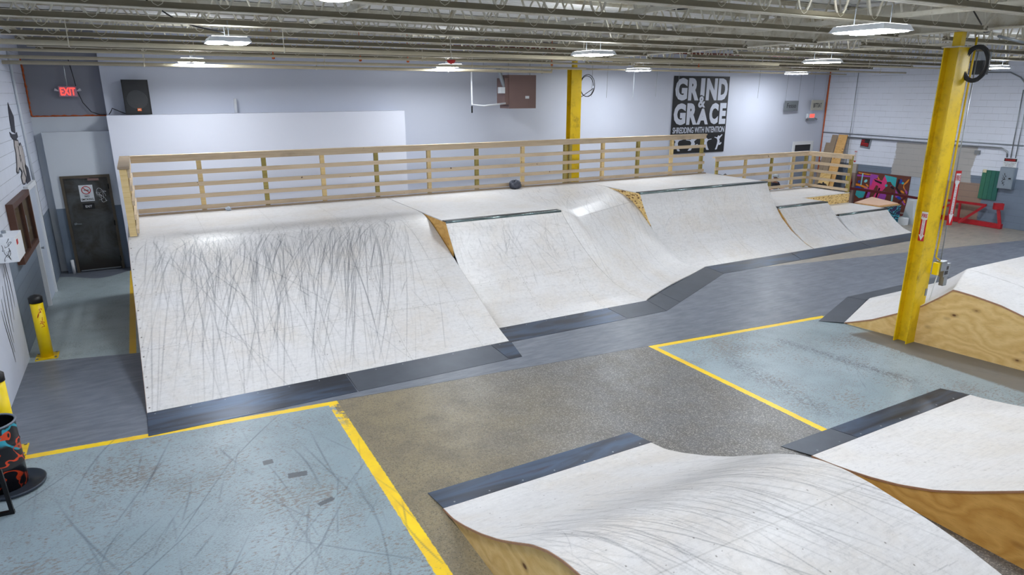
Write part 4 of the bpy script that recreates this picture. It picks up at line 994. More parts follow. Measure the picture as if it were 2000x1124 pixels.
# --- K: peaked ramp behind the near column
pk = [(6.95, .02), (6.75, .10), (6.49, .21), (6.05, .46), (5.75, .66), (5.55, .84), (5.37, 1.02)]
pk2 = [(5.37, 1.02), (5.08, .99), (4.73, .93), (4.4, .83), (4.0, .69), (3.5, .48), (3.0, .25), (2.6, .05)]
yk1, zk1 = smooth_prof(pk, 300, 8); yk2, zk2 = smooth_prof(pk2, 400, 8)
yk = np.concatenate([yk1, yk2[1:]])[::-1]; zk = np.concatenate([zk1, zk2[1:]])[::-1]
K_ = thing('wave_ramp', 'peaked white ramp with knotty plywood side behind the near yellow column', 'ramp', (13, 5.2, 0))
xlK = lambda Y: 10.72 + 0.155 * (6.95 - Y)
ys_ = np.concatenate([np.linspace(2.6, 5.37, 110), np.linspace(5.37, 6.95, 90)[1:]]); us_ = np.linspace(0, 1, 160) ** 1.2
Ug, Y0 = np.meshgrid(us_, ys_); Xg = xlK(Y0) * (1 - Ug) + 15.6 * Ug
shf = 0.39 * np.clip(np.minimum(Xg, 12.5) - xlK(Y0), 0, 9); fade = np.clip((Y0 - 2.6) / (5.37 - 2.6), 0, 1)
Yg = Y0 + shf * fade; Zg = np.interp(Y0, yk, zk)
lay = np.zeros(Xg.shape + (3,)); lay[..., 1] = 0.3 * (np.abs(Xg - 12.5) < 0.02)
grid_mesh('riding_surface', Xg, Yg, Zg, lay, M_ride2, K_, thick=0.02)
pts = [(xlK(float(y)) + 0.006, float(y), float(z) - 0.022) for y, z in zip(yk[::8], zk[::8]) if z > 0.03]
MB().poly([(xlK(2.6) + 0.006, 2.6, 0.0)] + pts + [(xlK(6.9) + 0.006, 6.9, 0.0)], (0.018, 0, 0)).build('side_panel', M_ply, K_)
mb = MB(); pr = list(zip(yk[::8], zk[::8])); vs = []
for y, z in pr: vs += [(xlK(y) - 0.004, y, z - 0.002), (xlK(y) - 0.004, y, z - 0.026), (xlK(y) + 0.006, y, z - 0.026), (xlK(y) + 0.006, y, z - 0.004)]
mb.add(vs, [(4 * i + k, 4 * i + (k + 1) % 4, 4 * i + 4 + (k + 1) % 4, 4 * i + 4 + k) for i in range(len(pr) - 1) for k in range(4)]); mb.build('laminated_edge', M_plyedge, K_)
steel(K_, 'steel_plate', [(10.42, 7.25), (12.24, 7.95), (12.30, 7.58), (10.70, 6.94)], M_plate2, 0.004, 0.024)
steel(K_, 'steel_plate', [(12.25, 7.95), (15.6, 7.94), (15.6, 7.60), (12.31, 7.60)], M_plate2, 0.004, 0.024)

# ------------------------------------------------------------------ back wall things
# banner
bx0, bx1 = 15.62, 18.05; bz0, bz1 = 2.03, 4.55
by = lambda x: wy(x) - 0.02
bn_ = thing('wall_banner', 'large black banner reading GRIND & GRACE on the back wall', 'banner', ((bx0 + bx1) / 2, by(16.8), bz0))
MB().hexa([(bx0, by(bx0) - 0.006, bz0), (bx1, by(bx1) - 0.006, bz0), (bx1, by(bx1), bz0), (bx0, by(bx0), bz0)], [(bx0, by(bx0) - 0.006, bz1), (bx1, by(bx1) - 0.006, bz1), (bx1, by(bx1), bz1), (bx0, by(bx0), bz1)]).build('banner_sheet', plain('black_banner', L(20, 22, 28), 0.55), bn_)
M_blet = plain('banner_lettering', L(200, 206, 222), 0.6, var=0.02)
def btext(s, fx0, fx1, fz0, fz1, bold=0.0, name='banner_lettering', mat=None, lift=0.009):
    x0 = bx0 + (bx1 - bx0) * fx0; x1 = bx0 + (bx1 - bx0) * fx1; z0 = bz0 + (bz1 - bz0) * fz0; z1 = bz0 + (bz1 - bz0) * fz1
    return text_mesh(name, s, (x0, by(x0) - lift, z0), (x1 - x0, by(x1) - by(x0), 0), (0, 0, z1 - z0), mat or M_blet, bn_, 0.004, bold)
BK = bn_.children[0].data.materials[0]
for ch, a, b in (('G', .03, .24), ('R', .26, .45), ('I', .475, .55), ('N', .58, .78), ('D', .80, .975)): btext(ch, a, b, .69 if ch != 'I' else .745, .975, 0.055)
for ch, a, b in (('G', .03, .24), ('R', .26, .45), ('A', .445, .655), ('C', .67, .835), ('E', .86, .98)): btext(ch, a, b, .375 if ch != 'A' else .375, .655 if ch != 'A' else .585, 0.055)
btext('&', .43, .60, .58, .76, 0.11, 'ampersand_outline', BK, 0.010); btext('&', .45, .58, .595, .745, 0.03, 'banner_lettering', None, 0.013)
btext('SHREDDING WITH INTENTION', .03, .975, .265, .345, 0.018)
def sk(fx, fz, s, fl=1, wd=1.5):
    pts = [(0, 0), (.10, .02), (.16, .22), (.22, .30), (.30, .26), (.42, .38), (.38, .44), (.26, .36), (.27, .48), (.22, .60), (.30, .72), (.44, .86), (.40, .90), (.22, .78), (.16, .84), (.10, .80), (.06, .72), (-.14, .76), (-.15, .72), (.04, .66), (.10, .52), (.08, .36), (.02, .14), (-.04, .02)]
    P3 = []
    for u, v in pts:
        x = bx0 + (bx1 - bx0) * (fx + fl * u * s * wd); z = bz0 + (bz1 - bz0) * (fz + v * s); P3.append((x, by(x) - 0.012, z))
    MB().poly(P3, (0, 0.004, 0)).build('skater_silhouette', M_blet, bn_)
sk(.84, .03, .23, 1, 1.1); sk(.17, .03, .21, -1, 1.6); sk(.34, .03, .20, 1, 2.0); sk(.70, .03, .20, -1, 1.7)

# speaker on the partition
sx = thing('wall_speaker', 'black loudspeaker standing on the left end of the white partition', 'speaker', (0.09, 17.55, 3.54))
mb = MB(); s0 = [(-0.17, 17.40), (0.35, 17.36), (0.28, 17.72), (-0.10, 17.74)]
mb.hexa([(a_, b_, 3.545) for a_, b_ in s0], [(a_ - 0.0, b_, 4.29) for a_, b_ in s0]); mb.build('speaker_case', M_black, sx)
MB().hexa([(-0.15, 17.388, 3.57), (0.32, 17.352, 3.57), (0.32, 17.36, 3.57), (-0.15, 17.396, 3.57)], [(-0.15, 17.388, 4.27), (0.32, 17.352, 4.27), (0.32, 17.36, 4.27), (-0.15, 17.396, 4.27)]).build('speaker_grille', plain('grille_mesh', L(38, 40, 44), 0.5), sx)
mb = MB(); mb.lathe((0, 0, 0), [(0.001, 0.006), (0.20, 0.006), (0.21, 0.0)], 30); mb.v = [(0.09 + a_, 17.368 - c_ - 0.075 * a_, 3.86 + b_) for a_, b_, c_ in mb.v]; mb.build('woofer_ring', plain('woofer_grey', L(58, 60, 64), 0.6), sx)
MB().box(0.07, 0.15, 17.335, 17.345, 3.62, 3.68).build('brand_badge', plain('orange_badge', L(236, 110, 30), 0.4), sx)
text_mesh('badge_lettering', 'JBL', (0.08, 17.333, 3.632), (0.06, 0, 0), (0, 0, 0.036), M_signw, sx, 0.002, 0.02)
tag(MB().tube([(-0.17, 17.6, 3.56), (-0.3, 17.6, 3.62), (-0.42, 17.62, 3.68), (-0.46, 17.7, 3.60), (-0.5, 17.8, 3.55)], 0.010, 6).build('cable', M_black, None, True), 'short black cable behind the loudspeaker', 'cable')
tag(MB().tube([(-1.12, 18.11, 4.75), (-1.08, 18.11, 4.4), (-1.05, 18.10, 4.05), (-0.98, 18.10, 3.8), (-0.85, 18.10, 3.6), (-0.70, 18.09, 3.54), (-0.57, 17.84, 3.54)], 0.009, 6).build('cable', M_black, None, True), 'long black cable drooping past the lit exit sign', 'cable')
pipe('vent_pipe', [(2.15, 17.60, 3.55), (2.15, 17.60, 3.88)], 0.035, M_white, 'short white pipe stub standing on the partition ledge')

# lit exit signs
M_glow = bpy.data.materials.new('red_lit_letters'); M_glow.use_nodes = True; bn = M_glow.node_tree.nodes['Principled BSDF']
bn.inputs['Base Color'].default_value = L(255, 60, 60); bn.inputs['Emission Color'].default_value = L(255, 70, 60); bn.inputs['Emission Strength'].default_value = 1.6
M_glass = plain('pink_sign_panel', L(196, 150, 170), 0.3)
ex = thing('exit_sign', 'red lit EXIT sign with a stem in the dark corner over the exit door', 'sign', (-1.22, 18.05, 3.93))
MB().box(-1.39, -1.05, 18.03, 18.08, 3.93, 4.15).build('sign_body', M_glass, ex)
text_mesh('sign_lettering', 'EXIT', (-1.36, 18.028, 3.96), (0.28, 0, 0), (0, 0, 0.16), M_glow, ex, 0.006, 0.012)
MB().tube([(-1.22, 18.06, 4.15), (-1.22, 18.06, 4.79)], 0.012, 8).build('stem', M_galv, ex)
for s in (-1, 1): MB().tube([(-1.22 + s * 0.17, 18.05, 4.05), (-1.22 + s * 0.24, 18.02, 4.08)], [0.01, 0.03], 10).build('spot_head', M_white, ex)
ex = thing('exit_sign', 'small red lit exit sign below the hanging plaques by the right corner', 'sign', (22.2, wy(22.2), 3.0))
yy = wy(22.2)
MB().box(22.05, 22.42, yy - 0.10, yy - 0.005, 3.10, 3.27).build('sign_body', M_signw, ex); MB().box(22.05, 22.42, yy - 0.12, yy - 0.005, 3.0, 3.095).build('battery_case', M_galv, ex)
MB().box(22.13, 22.40, yy - 0.105, yy - 0.10, 3.12, 3.26).build('lit_panel', plain('dim_red_panel', L(240, 120, 110), 0.4, emit=0.5), ex)
text_mesh('sign_lettering', 'EXIT', (22.15, yy - 0.106, 3.14), (0.23, 0, 0), (0, 0, 0.1), M_glow, ex, 0.003, 0.03)
for s in (-1, 1): MB().tube([(22.23 + s * 0.19, yy - 0.08, 3.12), (22.23 + s * 0.28, yy - 0.14, 3.05)], [0.012, 0.035], 10).build('spot_head', M_galv, ex)
# hanging plaques
for (x0, x1, z0, z1, s, m_, lab) in ((20.67, 21.40, 3.39, 3.74, 'Fesso', plain('grey_plaque', L(118, 124, 130), 0.6), 'grey plaque hanging on two wires left of the pale plaque'),
                                     (22.06, 22.76, 3.39, 3.76, 'BITTSAT', plain('khaki_plaque', L(188, 186, 174), 0.6), 'pale khaki plaque hanging on two wires by the right corner')):
    pq = thing('hanging_plaque', lab, 'sign', ((x0 + x1) / 2, wy(x0) - 0.16, z0)); yy = wy(x0) - 0.16
    MB().box(x0, x1, yy - 0.012, yy, z0, z1).build('plaque_board', m_, pq)
    text_mesh('plaque_lettering', s, (x0 + 0.12, yy - 0.013, z0 + 0.10), (x1 - x0 - 0.24, 0, 0), (0, 0, 0.16), plain('plaque_paint', L(52, 54, 58), 0.6), pq, 0.003, 0.01)
    for x in (x0 + 0.02, x1 - 0.02): MB().tube([(x, yy - 0.006, z1), (x + 0.03, yy - 0.006, 5.43)], 0.004, 5).build('hanging_wire', M_galv, pq)
for i, x in enumerate((11.9, 12.45, 13.45, 14.35, 15.25, 18.9)):
    tag(MB().tube([(x, 16.6, 5.43), (x - 0.03, 16.6, 3.9 - 0.03 * (i % 3))], 0.006, 5).build('hanging_wire', M_galv), 'thin bare wire hanging before the back wall, %s from the far yellow column' % ('first', 'second', 'third', 'fourth', 'fifth', 'last')[i], 'wire', 'bare wires hanging from the roof')
# unit heater
h = thing('unit_heater', 'brown box heater hung under the ceiling with white gas pipe', 'heater', (9.4, 16.6, 3.58))
MB().box(9.0, 9.84, 16.40, 16.95, 3.60, 4.48).build('heater_case', M_brownbox, h); MB().box(8.88, 8.998, 16.44, 16.9, 3.70, 4.40).build('side_duct', M_brownbox, h)
MB().box(9.50, 9.62, 16.395, 16.40, 3.86, 3.93).build('data_label', M_signw, h)
MB().tube([(8.70, 16.5, 4.66), (8.86, 16.5, 4.25), (8.90, 16.5, 4.18)], 0.055, 14).build('flue_pipe', M_galv, h)
MB().box(8.72, 8.876, 16.42, 16.55, 4.0, 4.16).build('gas_valve', M_signw, h)
for x in (9.08, 9.76): MB().tube([(x, 16.6, 4.48), (x, 16.6, 5.43)], 0.008, 6).build('hanger_rod', M_galv, h)
gp_ = pipe('gas_pipe', [(8.5, 16.37, 4.60), (7.85, 16.37, 4.60), (7.85, 16.37, 3.72), (8.2, 16.37, 3.68), (8.86, 16.37, 3.74)], 0.024, M_white, 'white gas pipe dropping to the brown heater')
MB().tube([(7.85, 16.37, 3.68), (7.85, 16.37, 3.50)], 0.02, 10).build('drip_leg', M_blackm, gp_)
MB().tube([(8.2, 16.37, 4.6), (8.2, 16.37, 5.43)], 0.006, 6).build('pipe_hanger', M_galv, gp_)
for i, (x, y) in enumerate(((2.05 + 0.6, 14.9), (4.5, 15.0), (5.6, 15.0), (9.4, 14.9), (14.1, 14.6))):
    tag(MB().lathe((x, y, 4.70), [(0.001, -0.03), (0.03, -0.02), (0.034, 0.02), (0.01, 0.05), (0.008, 0.725)], 12).build('pipe_cap', M_orange), 'small orange cap under the ceiling, %s of the five' % ('leftmost', 'second from left', 'middle one', 'second from right', 'rightmost')[i], 'pipe cap', 'orange caps under the ceiling')
al = thing('smoke_alarm', 'red round alarm dome under the ceiling pipes', 'alarm', (5.56, 12.5, 4.55))
MB().lathe((5.56, 12.5, 4.55), [(0.001, 0), (0.05, 0.01), (0.085, 0.05), (0.085, 0.075), (0.001, 0.08)], 20).build('alarm_dome', M_red, al, True)
MB().tube([(5.56, 12.5, 4.63), (5.56, 12.5, 5.43)], 0.012, 8).build('mounting_rod', M_galv, al)

# ------------------------------------------------------------------ left wall things
d = thing('notice_board', 'brown framed glazed notice board on the left wall', 'board', (-1.93, 13.95, 1.31))
mb = MB(); x0, x1 = -1.998, -1.90; wood = plain('dark_brown_wood', L(84, 52, 38), 0.5, var=0.2)
for a_ in ((13.0, 14.98, 2.21, 2.30), (13.0, 14.98, 1.31, 1.40), (13.0, 13.09, 1.40, 2.21), (14.89, 14.98, 1.40, 2.21), (13.94, 14.0, 1.40, 2.21)): mb.box(x0, x1, *a_)
mb.build('board_frame', wood, d)
MB().box(-1.996, -1.97, 13.09, 14.89, 1.40, 2.21).build('cork_panel', plain('cork', L(146, 122, 84), 0.8, var=0.25, scale=5), d)
t = NT('display_glass', 0.08); t.b.inputs['Transmission Weight'].default_value = 1.0; t.b.inputs['IOR'].default_value = 1.05; M_gl = t.out((0.95, 0.97, 1, 1))
MB().box(-1.93, -1.925, 13.09, 14.89, 1.40, 2.21).build('glass_pane', M_gl, d)
MB().box(-1.968, -1.964, 14.2, 14.5, 1.6, 1.9).build('pinned_paper', M_signw, d)
bx = thing('wall_cabinet', 'white metal box covered in black scrawl beside the notice board', 'cabinet', (-1.84, 11.67, 1.70))
MB().box(-1.963, -1.72, 11.36, 11.98, 1.70, 2.05).build('cabinet_body', M_white, bx)
mb = MB(); r_ = random.Random(9)
for k in range(9): ribbon(mb, curvy(r_, 24, (-1.84 + r_.uniform(-.03, .03), 11.36, 1.76 + 0.03 * k), (1, 0, 0), (0, 0, 1), 0.05), 0.006, (0, -1, 0), 0.002)
mb.build('scribbled_tag', M_black, bx)
MB().box(-1.72, -1.716, 11.45, 11.56, 1.93, 2.0).build('red_sticker', M_red, bx)
for y in (11.5, 11.8): MB().tube([(-1.9, y, 2.05), (-1.9, y, 2.09)], 0.03, 10).build('top_knockout', M_galv, bx)
# sword mural
sw = thing('sword_mural', 'painted black sword held by a cuffed hand on the left block wall', 'mural', (-1.995, 15.4, 2.4))
Xw = -1.996
def lw_(pts, dep=0.006): return [(Xw, y, z) for y, z in pts], (dep, 0, 0)
M_ink = plain('black_wall_paint', L(44, 46, 58), 0.6); M_skin = plain('beige_wall_paint', L(176, 170, 168), 0.6)
a_, b_ = lw_([(15.36, 3.84), (15.5, 3.73), (15.71, 3.58), (15.6, 3.43), (15.51, 3.28), (15.13, 3.34), (15.16, 3.53), (15.26, 3.71)]); MB().poly(a_, b_).build('sword_blade', M_ink, sw)
a_, b_ = lw_([(14.86, 3.34), (15.1, 3.29), (15.54, 3.27), (15.69, 3.3), (15.71, 3.21), (15.53, 3.18), (15.11, 3.19), (14.92, 3.25)]); MB().poly(a_, b_).build('sword_guard', M_ink, sw)
a_, b_ = lw_([(15.18, 3.19), (15.61, 3.15), (15.64, 3.05), (15.85, 3.09), (16.01, 2.93), (15.99, 2.73), (15.79, 2.48), (15.42, 2.36), (15.18, 2.38), (15.11, 2.51), (15.36, 2.59), (15.11, 2.69), (14.88, 2.61), (14.73, 2.65), (14.89, 2.73), (15.1, 2.95), (15.09, 3.09)]); MB().poly(a_, b_).build('painted_hand', M_skin, sw)
mb = MB(); r_ = random.Random(4)
hp = [(15.18, 3.19), (15.61, 3.15), (15.64, 3.05), (15.85, 3.09), (16.01, 2.93), (15.99, 2.73), (15.79, 2.48), (15.42, 2.36), (15.18, 2.38), (15.11, 2.51), (15.36, 2.59), (15.11, 2.69), (14.88, 2.61), (14.73, 2.65), (14.89, 2.73), (15.1, 2.95), (15.09, 3.09), (15.18, 3.19)]
for k in range(len(hp) - 1): ribbon(mb, [(Xw + 0.006, hp[k][0] + (hp[k + 1][0] - hp[k][0]) * u / 4, hp[k][1] + (hp[k + 1][1] - hp[k][1]) * u / 4) for u in range(5)], 0.035, (1, 0, 0))
for k in range(5): ribbon(mb, curvy(r_, 18, (Xw + 0.006, 15.42 + 0.03 * k, 3.02 - 0.11 * k), (0, 1, 0), (0, 0, 1), 0.12), 0.028, (1, 0, 0))
mb.build('hand_outline', M_ink, sw)
a_, b_ = lw_([(15.92, 2.69), (16.2, 2.58), (16.22, 2.39), (16.18, 2.24), (15.65, 2.23), (15.62, 2.37), (15.84, 2.51), (15.8, 2.65)]); MB().poly(a_, b_).build('cuff', M_ink, sw)
mb = MB()
for k in range(6): ribbon(mb, [(-1.964, 11.75 - 0.16 * k + 0.10 * math.sin(j * 0.22 + k), 1.75 - 0.12 * k - 0.075 * j) for j in range(12)], 0.035, (1, 0, 0), 0.001)
tag(mb.build('wall_graffiti', M_ink, None), 'thin black paint strokes on the near white left wall', 'graffiti')
pipe('conduit', [(-1.975, 16.48, 4.79), (-1.975, 16.48, 2.3)], 0.025, M_lightgrey, 'painted conduit running down the left wall beside the sword', 'conduit')

# bollards
def bollard(x, y, label, plate=True):
    b = thing('bollard', label, 'bollard', (x, y, 0), 'yellow bollards by the left wall')
    MB().lathe((x, y, 0), [(0.0, 0.01), (0.086, 0.01), (0.086, 0.92), (0.0, 0.92)], 28).build('bollard_sleeve', M_bollard, b, True)
    MB().lathe((x, y, 0), [(0.09, 0.90), (0.094, 0.90), (0.094, 0.985), (0.06, 1.015), (0.001, 1.03)], 28).build('bollard_cap', M_black, b, True)
    mb = MB(); mb.box(x - 0.15, x + 0.15, y - 0.15, y + 0.15, 0.001, 0.014); mb.build('base_plate', M_yellow, b)
    for i in (-1, 1):
        for j in (-1, 1): MB().lathe((x + i * 0.12, y + j * 0.12, 0.014), [(0.018, 0), (0.018, 0.014), (0.001, 0.016)], 6).build('anchor_bolt', M_galv, b)
    return b
b1 = bollard(-1.73, 12.05, 'yellow bollard with black cap and red scrawl, farther from the viewer')
mb = MB(); r_ = random.Random(8)
def wrap(pts, c, R):
    out = []
    for q_ in pts:
        a = (q_[0]) / R - PI / 2 + 0.35; out.append((c[0] + R * math.cos(a), c[1] + R * math.sin(a), q_[2]))
    return out
for k in range(5):
    pts = curvy(r_, 26, (0.0, 0, 0.78 - 0.06 * k), (1, 0, 0), (0, 0, 1), 0.045); mb.tube(wrap(pts, (-1.73, 12.05), 0.0875), 0.0035, 4)
mb.build('red_scrawl', M_red, b1)
bollard(-1.78, 8.75, 'yellow bollard at the left frame edge behind the painted drum')

# painted oil drum and lid
t = NT('sprayed_drum_paint', 0.35); o_ = t.pos(); n1 = t.noise(t.sc(o_, (3, 3, 2)), 0.8, 2, 0.4, 1.6); n2 = t.noise(t.sc(o_, (2.5, 2.5, 3)), 1.0, 2, 0.4, 1.8)
c = t.mix(t.ma('MULTIPLY', t.step(n1, 0.50, 0.52), t.step(n1, 0.57, 0.55)), L(20, 20, 26), L(40, 150, 172)); c = t.mix(t.ma('MULTIPLY', t.step(n2, 0.54, 0.55), t.step(n2, 0.60, 0.585)), c, L(206, 66, 30)); M_drum = t.out(c)
dr = thing('oil_drum', 'black open drum sprayed with blue and orange graffiti at the left edge', 'drum', (-1.74, 7.95, 0.017))
dc = (-1.74, 7.95, 0)
MB().lathe(dc, [(0.001, 0.018), (0.21, 0.018), (0.21, 0.26), (0.217, 0.27), (0.21, 0.28), (0.21, 0.50), (0.217, 0.51), (0.21, 0.52), (0.21, 0.73)], 40).build('drum_body', M_drum, dr, True)
MB().lathe(dc, [(0.203, 0.73), (0.203, 0.06), (0.001, 0.055)], 40).build('bin_liner', plain('black_bin_bag', L(14, 15, 20), 0.25, var=0.3, scale=14), dr, True)
MB().tube([(dc[0] + 0.212 * math.cos(k * PI / 18), dc[1] + 0.212 * math.sin(k * PI / 18), 0.737) for k in range(36)], 0.012, 8, closed=True).build('drum_rim', plain('grey_rim', L(120, 128, 142), 0.35, 0.5), dr, True)
tr = MB().lathe((-1.66, 7.90, 0), [(0.001, 0.004), (0.27, 0.004), (0.29, 0.012), (0.297, 0.045), (0.285, 0.045), (0.275, 0.018), (0.001, 0.015)], 48).build('round_tray', plain('dark_blue_grey_metal', L(58, 66, 78), 0.45, 0.4, var=0.3, scale=4), None, True)
tag(tr, 'round dark metal tray on the floor under the painted drum', 'tray')
af = thing('metal_stand', 'black square tube stand in front of the drum at the left edge', 'stand', (-1.72, 7.3, 0))
MB().bar((-1.60, 7.33, 0.02), (-1.62, 7.33, 0.50), 0.035, 0.035).build('stand_leg', M_blackm, af); MB().bar((-1.98, 7.36, 0.02), (-1.58, 7.33, 0.02), 0.035, 0.035).build('base_bar', M_blackm, af); MB().bar((-1.96, 7.36, 0.02), (-1.80, 7.36, 0.55), 0.035, 0.035).build('stand_leg', M_blackm, af)
pipe('downpipe', [(-1.72, 17.78, 0.0), (-1.72, 17.78, 0.32)], 0.035, M_white, 'short white pipe stub at the floor left of the exit door')

# small litter on the decks
def blob(name, c, r, n, mat, label, cat, seed, squash=0.7):
    q = random.Random(seed); mb = MB(); k1 = [q.uniform(0, 6.28) for _ in range(6)]
    vs = []; a_n, b_n = 22, 12
    for i in range(b_n + 1):
        for j in range(a_n):
            th = PI * i / b_n; ph = 2 * PI * j / a_n
            rr_ = 1 + 0.22 * math.sin(3 * ph + k1[0]) * math.sin(2 * th + k1[1]) + 0.12 * math.sin(5 * ph + k1[2] + 3 * th) + 0.05 * math.sin(9 * ph + k1[3]) * math.sin(7 * th)
            vs.append((c[0] + r * 1.2 * rr_ * math.sin(th) * math.cos(ph), c[1] + r * 0.8 * rr_ * math.sin(th) * math.sin(ph), max(c[2], c[2] + r * squash + r * squash * rr_ * math.cos(th))))
    mb.add(vs, [(i * a_n + j, i * a_n + (j + 1) % a_n, (i + 1) * a_n + (j + 1) % a_n, (i + 1) * a_n + j) for i in range(b_n) for j in range(a_n)])
    return tag(mb.build(name, mat, None, True), label, cat)
blob('backpack', (8.36, 14.93, DZ + 0.002), 0.13, 0, plain('dark_grey_bag', L(62, 66, 78), 0.5, var=0.5, scale=14), 'small dark grey bag against the guard rail on the high deck', 'bag', 3, 0.85)
blob('plastic_bag', (1.46, 15.0, DZ + 0.002), 0.05, 0, plain('clear_plastic', L(176, 186, 200), 0.2, var=0.2, scale=20), 'crumpled clear plastic on the high deck near its left end', 'plastic bag', 6, 0.8)

# ------------------------------------------------------------------ right wall things
Xr = 23.078
def wallbox(mb, y0, y1, z0, z1, d0, d1): return mb.box(Xr - d1, Xr - d0, y0, y1, z0, z1)
ns = thing('warning_sign', 'small black and red warning sign tilted on the right block wall', 'sign', (Xr, 15.15, 2.1))
def tq(y, z, c=(15.15, 2.25), a=0.12): return (c[0] + (y - c[0]) * math.cos(a) - (z - c[1]) * math.sin(a), c[1] + (y - c[0]) * math.sin(a) + (z - c[1]) * math.cos(a))
def tpoly(y0, y1, z0, z1, x, mat, name, root):
    pts = [(x,) + tq(y, z) for y, z in ((y0, z0), (y1, z0), (y1, z1), (y0, z1))]; MB().poly(pts, (0.004, 0, 0)).build(name, mat, root)
tpoly(14.96, 15.35, 2.08, 2.42, Xr - 0.012, M_galv, 'sign_backing', ns); tpoly(15.03, 15.35, 2.14, 2.42, Xr - 0.018, M_black, 'sign_plate', ns); tpoly(15.05, 15.33, 2.16, 2.27, Xr - 0.023, M_red, 'red_band', ns)
text_mesh('sign_lettering', 'NO', (Xr - 0.019, 15.32, 2.30), (0, -0.12, 0.0), (0, 0, 0.10), M_red, ns, 0.004, 0.04)
text_mesh('sign_lettering', 'TRESPASSING', (Xr - 0.024, 15.32, 2.17), (0, -0.26, 0.0), (0, 0, 0.07), M_black, ns, 0.003, 0.0)
fs = thing('fire_sign', 'narrow white and red fire extinguisher arrow sign on the right wall corner', 'sign', (Xr, 15.5, 1.52))
wallbox(MB(), 15.43, 15.55, 1.53, 1.98, 0.001, 0.010).build('sign_plate', M_signw, fs)
text_mesh('sign_lettering', 'FIRE', (Xr - 0.011, 15.54, 1.91), (0, -0.1, 0), (0, 0, 0.05), M_red, fs, 0.003, 0.02)
text_mesh('sign_lettering', 'E\nX\nT\nI\nN\nG\nU\nI\nS\nH\nE\nR', (Xr - 0.011, 15.505, 1.62), (0, -0.03, 0), (0, 0, 0.27), M_red, fs, 0.003, 0.0)
MB().poly([(Xr - 0.013, 15.55, 1.61), (Xr - 0.013, 15.43, 1.61), (Xr - 0.013, 15.49, 1.54)], (0.003, 0, 0)).build('arrow_head', M_red, fs)
mb = MB(); mb.box(Xr - 0.10, Xr - 0.001, 15.33, 15.52, 0, 1.18); mb.cur = 1; mb.box(Xr - 0.10, Xr - 0.001, 15.33, 15.52, 1.18, 1.50)
tag(mb.build('wall_post', [plain('dusty_pink_paint', L(146, 126, 120), 0.6), plain('beige_post_paint', L(176, 168, 158), 0.6)]), 'short two-tone beige and pink post against the right wall', 'post')
fe = thing('fire_extinguisher', 'red fire extinguisher with yellow tag beside the beige wall post', 'fire extinguisher', (22.85, 15.47, 0.55))
MB().lathe((22.85, 15.47, 0.55), [(0.001, 0), (0.085, 0.005), (0.09, 0.03), (0.09, 0.40), (0.06, 0.47), (0.025, 0.50), (0.025, 0.53), (0.001, 0.53)], 24).build('cylinder_body', M_red, fe, True)
MB().box(22.78, 22.90, 15.42, 15.52, 1.08, 1.13).build('valve_head', M_blackm, fe); MB().tube([(22.78, 15.44, 1.08), (22.74, 15.44, 0.95), (22.74, 15.44, 0.7)], 0.012, 6).build('hose', M_black, fe, True)
MB().box(22.745, 22.765, 15.40, 15.53, 0.92, 1.12).build('inspection_tag', M_bollard, fe); MB().box(22.755, 22.760, 15.42, 15.52, 0.70, 0.78).build('body_label', M_signw, fe)
MB().box(22.93, 22.978, 15.42, 15.52, 0.75, 0.85).build('mounting_bracket', M_blackm, fe)
# mural panel
t = NT('mural_ground', 0.5); M_mg = t.out(t.mix(t.noise(t.pos(), 3, 4, 0.6), L(112, 62, 46), L(98, 52, 44)))
mc = [M_mg] + [plain('mural_' + n_, c_, 0.45, var=0.1) for n_, c_ in (('pink', L(222, 62, 126)), ('purple', L(160, 72, 176)), ('teal', L(60, 172, 180)), ('blue', L(36, 70, 168)), ('orange', L(226, 140, 44)), ('cyan', L(130, 206, 216)), ('black', L(34, 22, 30)))]
mu = MB(); mu.box(Xr - 0.03, Xr - 0.002, 13.33, 15.30, 0.0, 1.25); xf = Xr - 0.031
def mp(ci, pts):     # pts in (u, v): u 0..1 left to right as seen, v 0..1 up
    mu.cur = ci; mu.poly([(xf - 0.001 * ci, 15.30 - u * 1.97, v * 1.25) for u, v in pts], (0.0008, 0, 0))
def me_(ci, u, v, a, b, rot=0.0):
    mp(ci, [(u + (a * math.cos(k * PI / 9) * math.cos(rot) - b * math.sin(k * PI / 9) * math.sin(rot)) / 1.97, v + (a * math.cos(k * PI / 9) * math.sin(rot) + b * math.sin(k * PI / 9) * math.cos(rot)) / 1.25) for k in range(18)])
mp(3, [(.02, .30), (.10, .22), (.20, .26), (.24, .36), (.20, .46), (.10, .48), (.03, .44)]); me_(4, .06, .50, .13, .08); mp(5, [(.0, .58), (.12, .56), (.24, .52), (.24, .56), (.12, .62), (.0, .64)])
mp(2, [(.16, .60), (.24, .58), (.31, .42), (.30, .28), (.24, .26), (.22, .40), (.18, .50)]); me_(6, .19, .74, .07, .05, 0.7); me_(5, .23, .62, .07, .03, -0.6); me_(4, .06, .70, .05, .05)
mp(6, [(.10, .95), (.125, .95), (.115, .60), (.095, .60)]); mp(2, [(0, .90), (.27, .90), (.27, .86), (0, .85)]); mp(5, [(.02, .97), (.30, .94), (.22, .92), (.03, .94)])
mp(2, [(.26, .96), (.42, .94), (.40, .86), (.33, .82), (.30, .60), (.27, .70)]); mp(1, [(.28, .92), (.34, .84), (.50, .80), (.53, .94), (.60, .90), (.58, .62), (.50, .45), (.44, .20), (.36, .02), (.33, .18), (.44, .52), (.44, .64), (.40, .66), (.36, .50), (.30, .40), (.27, .50)])
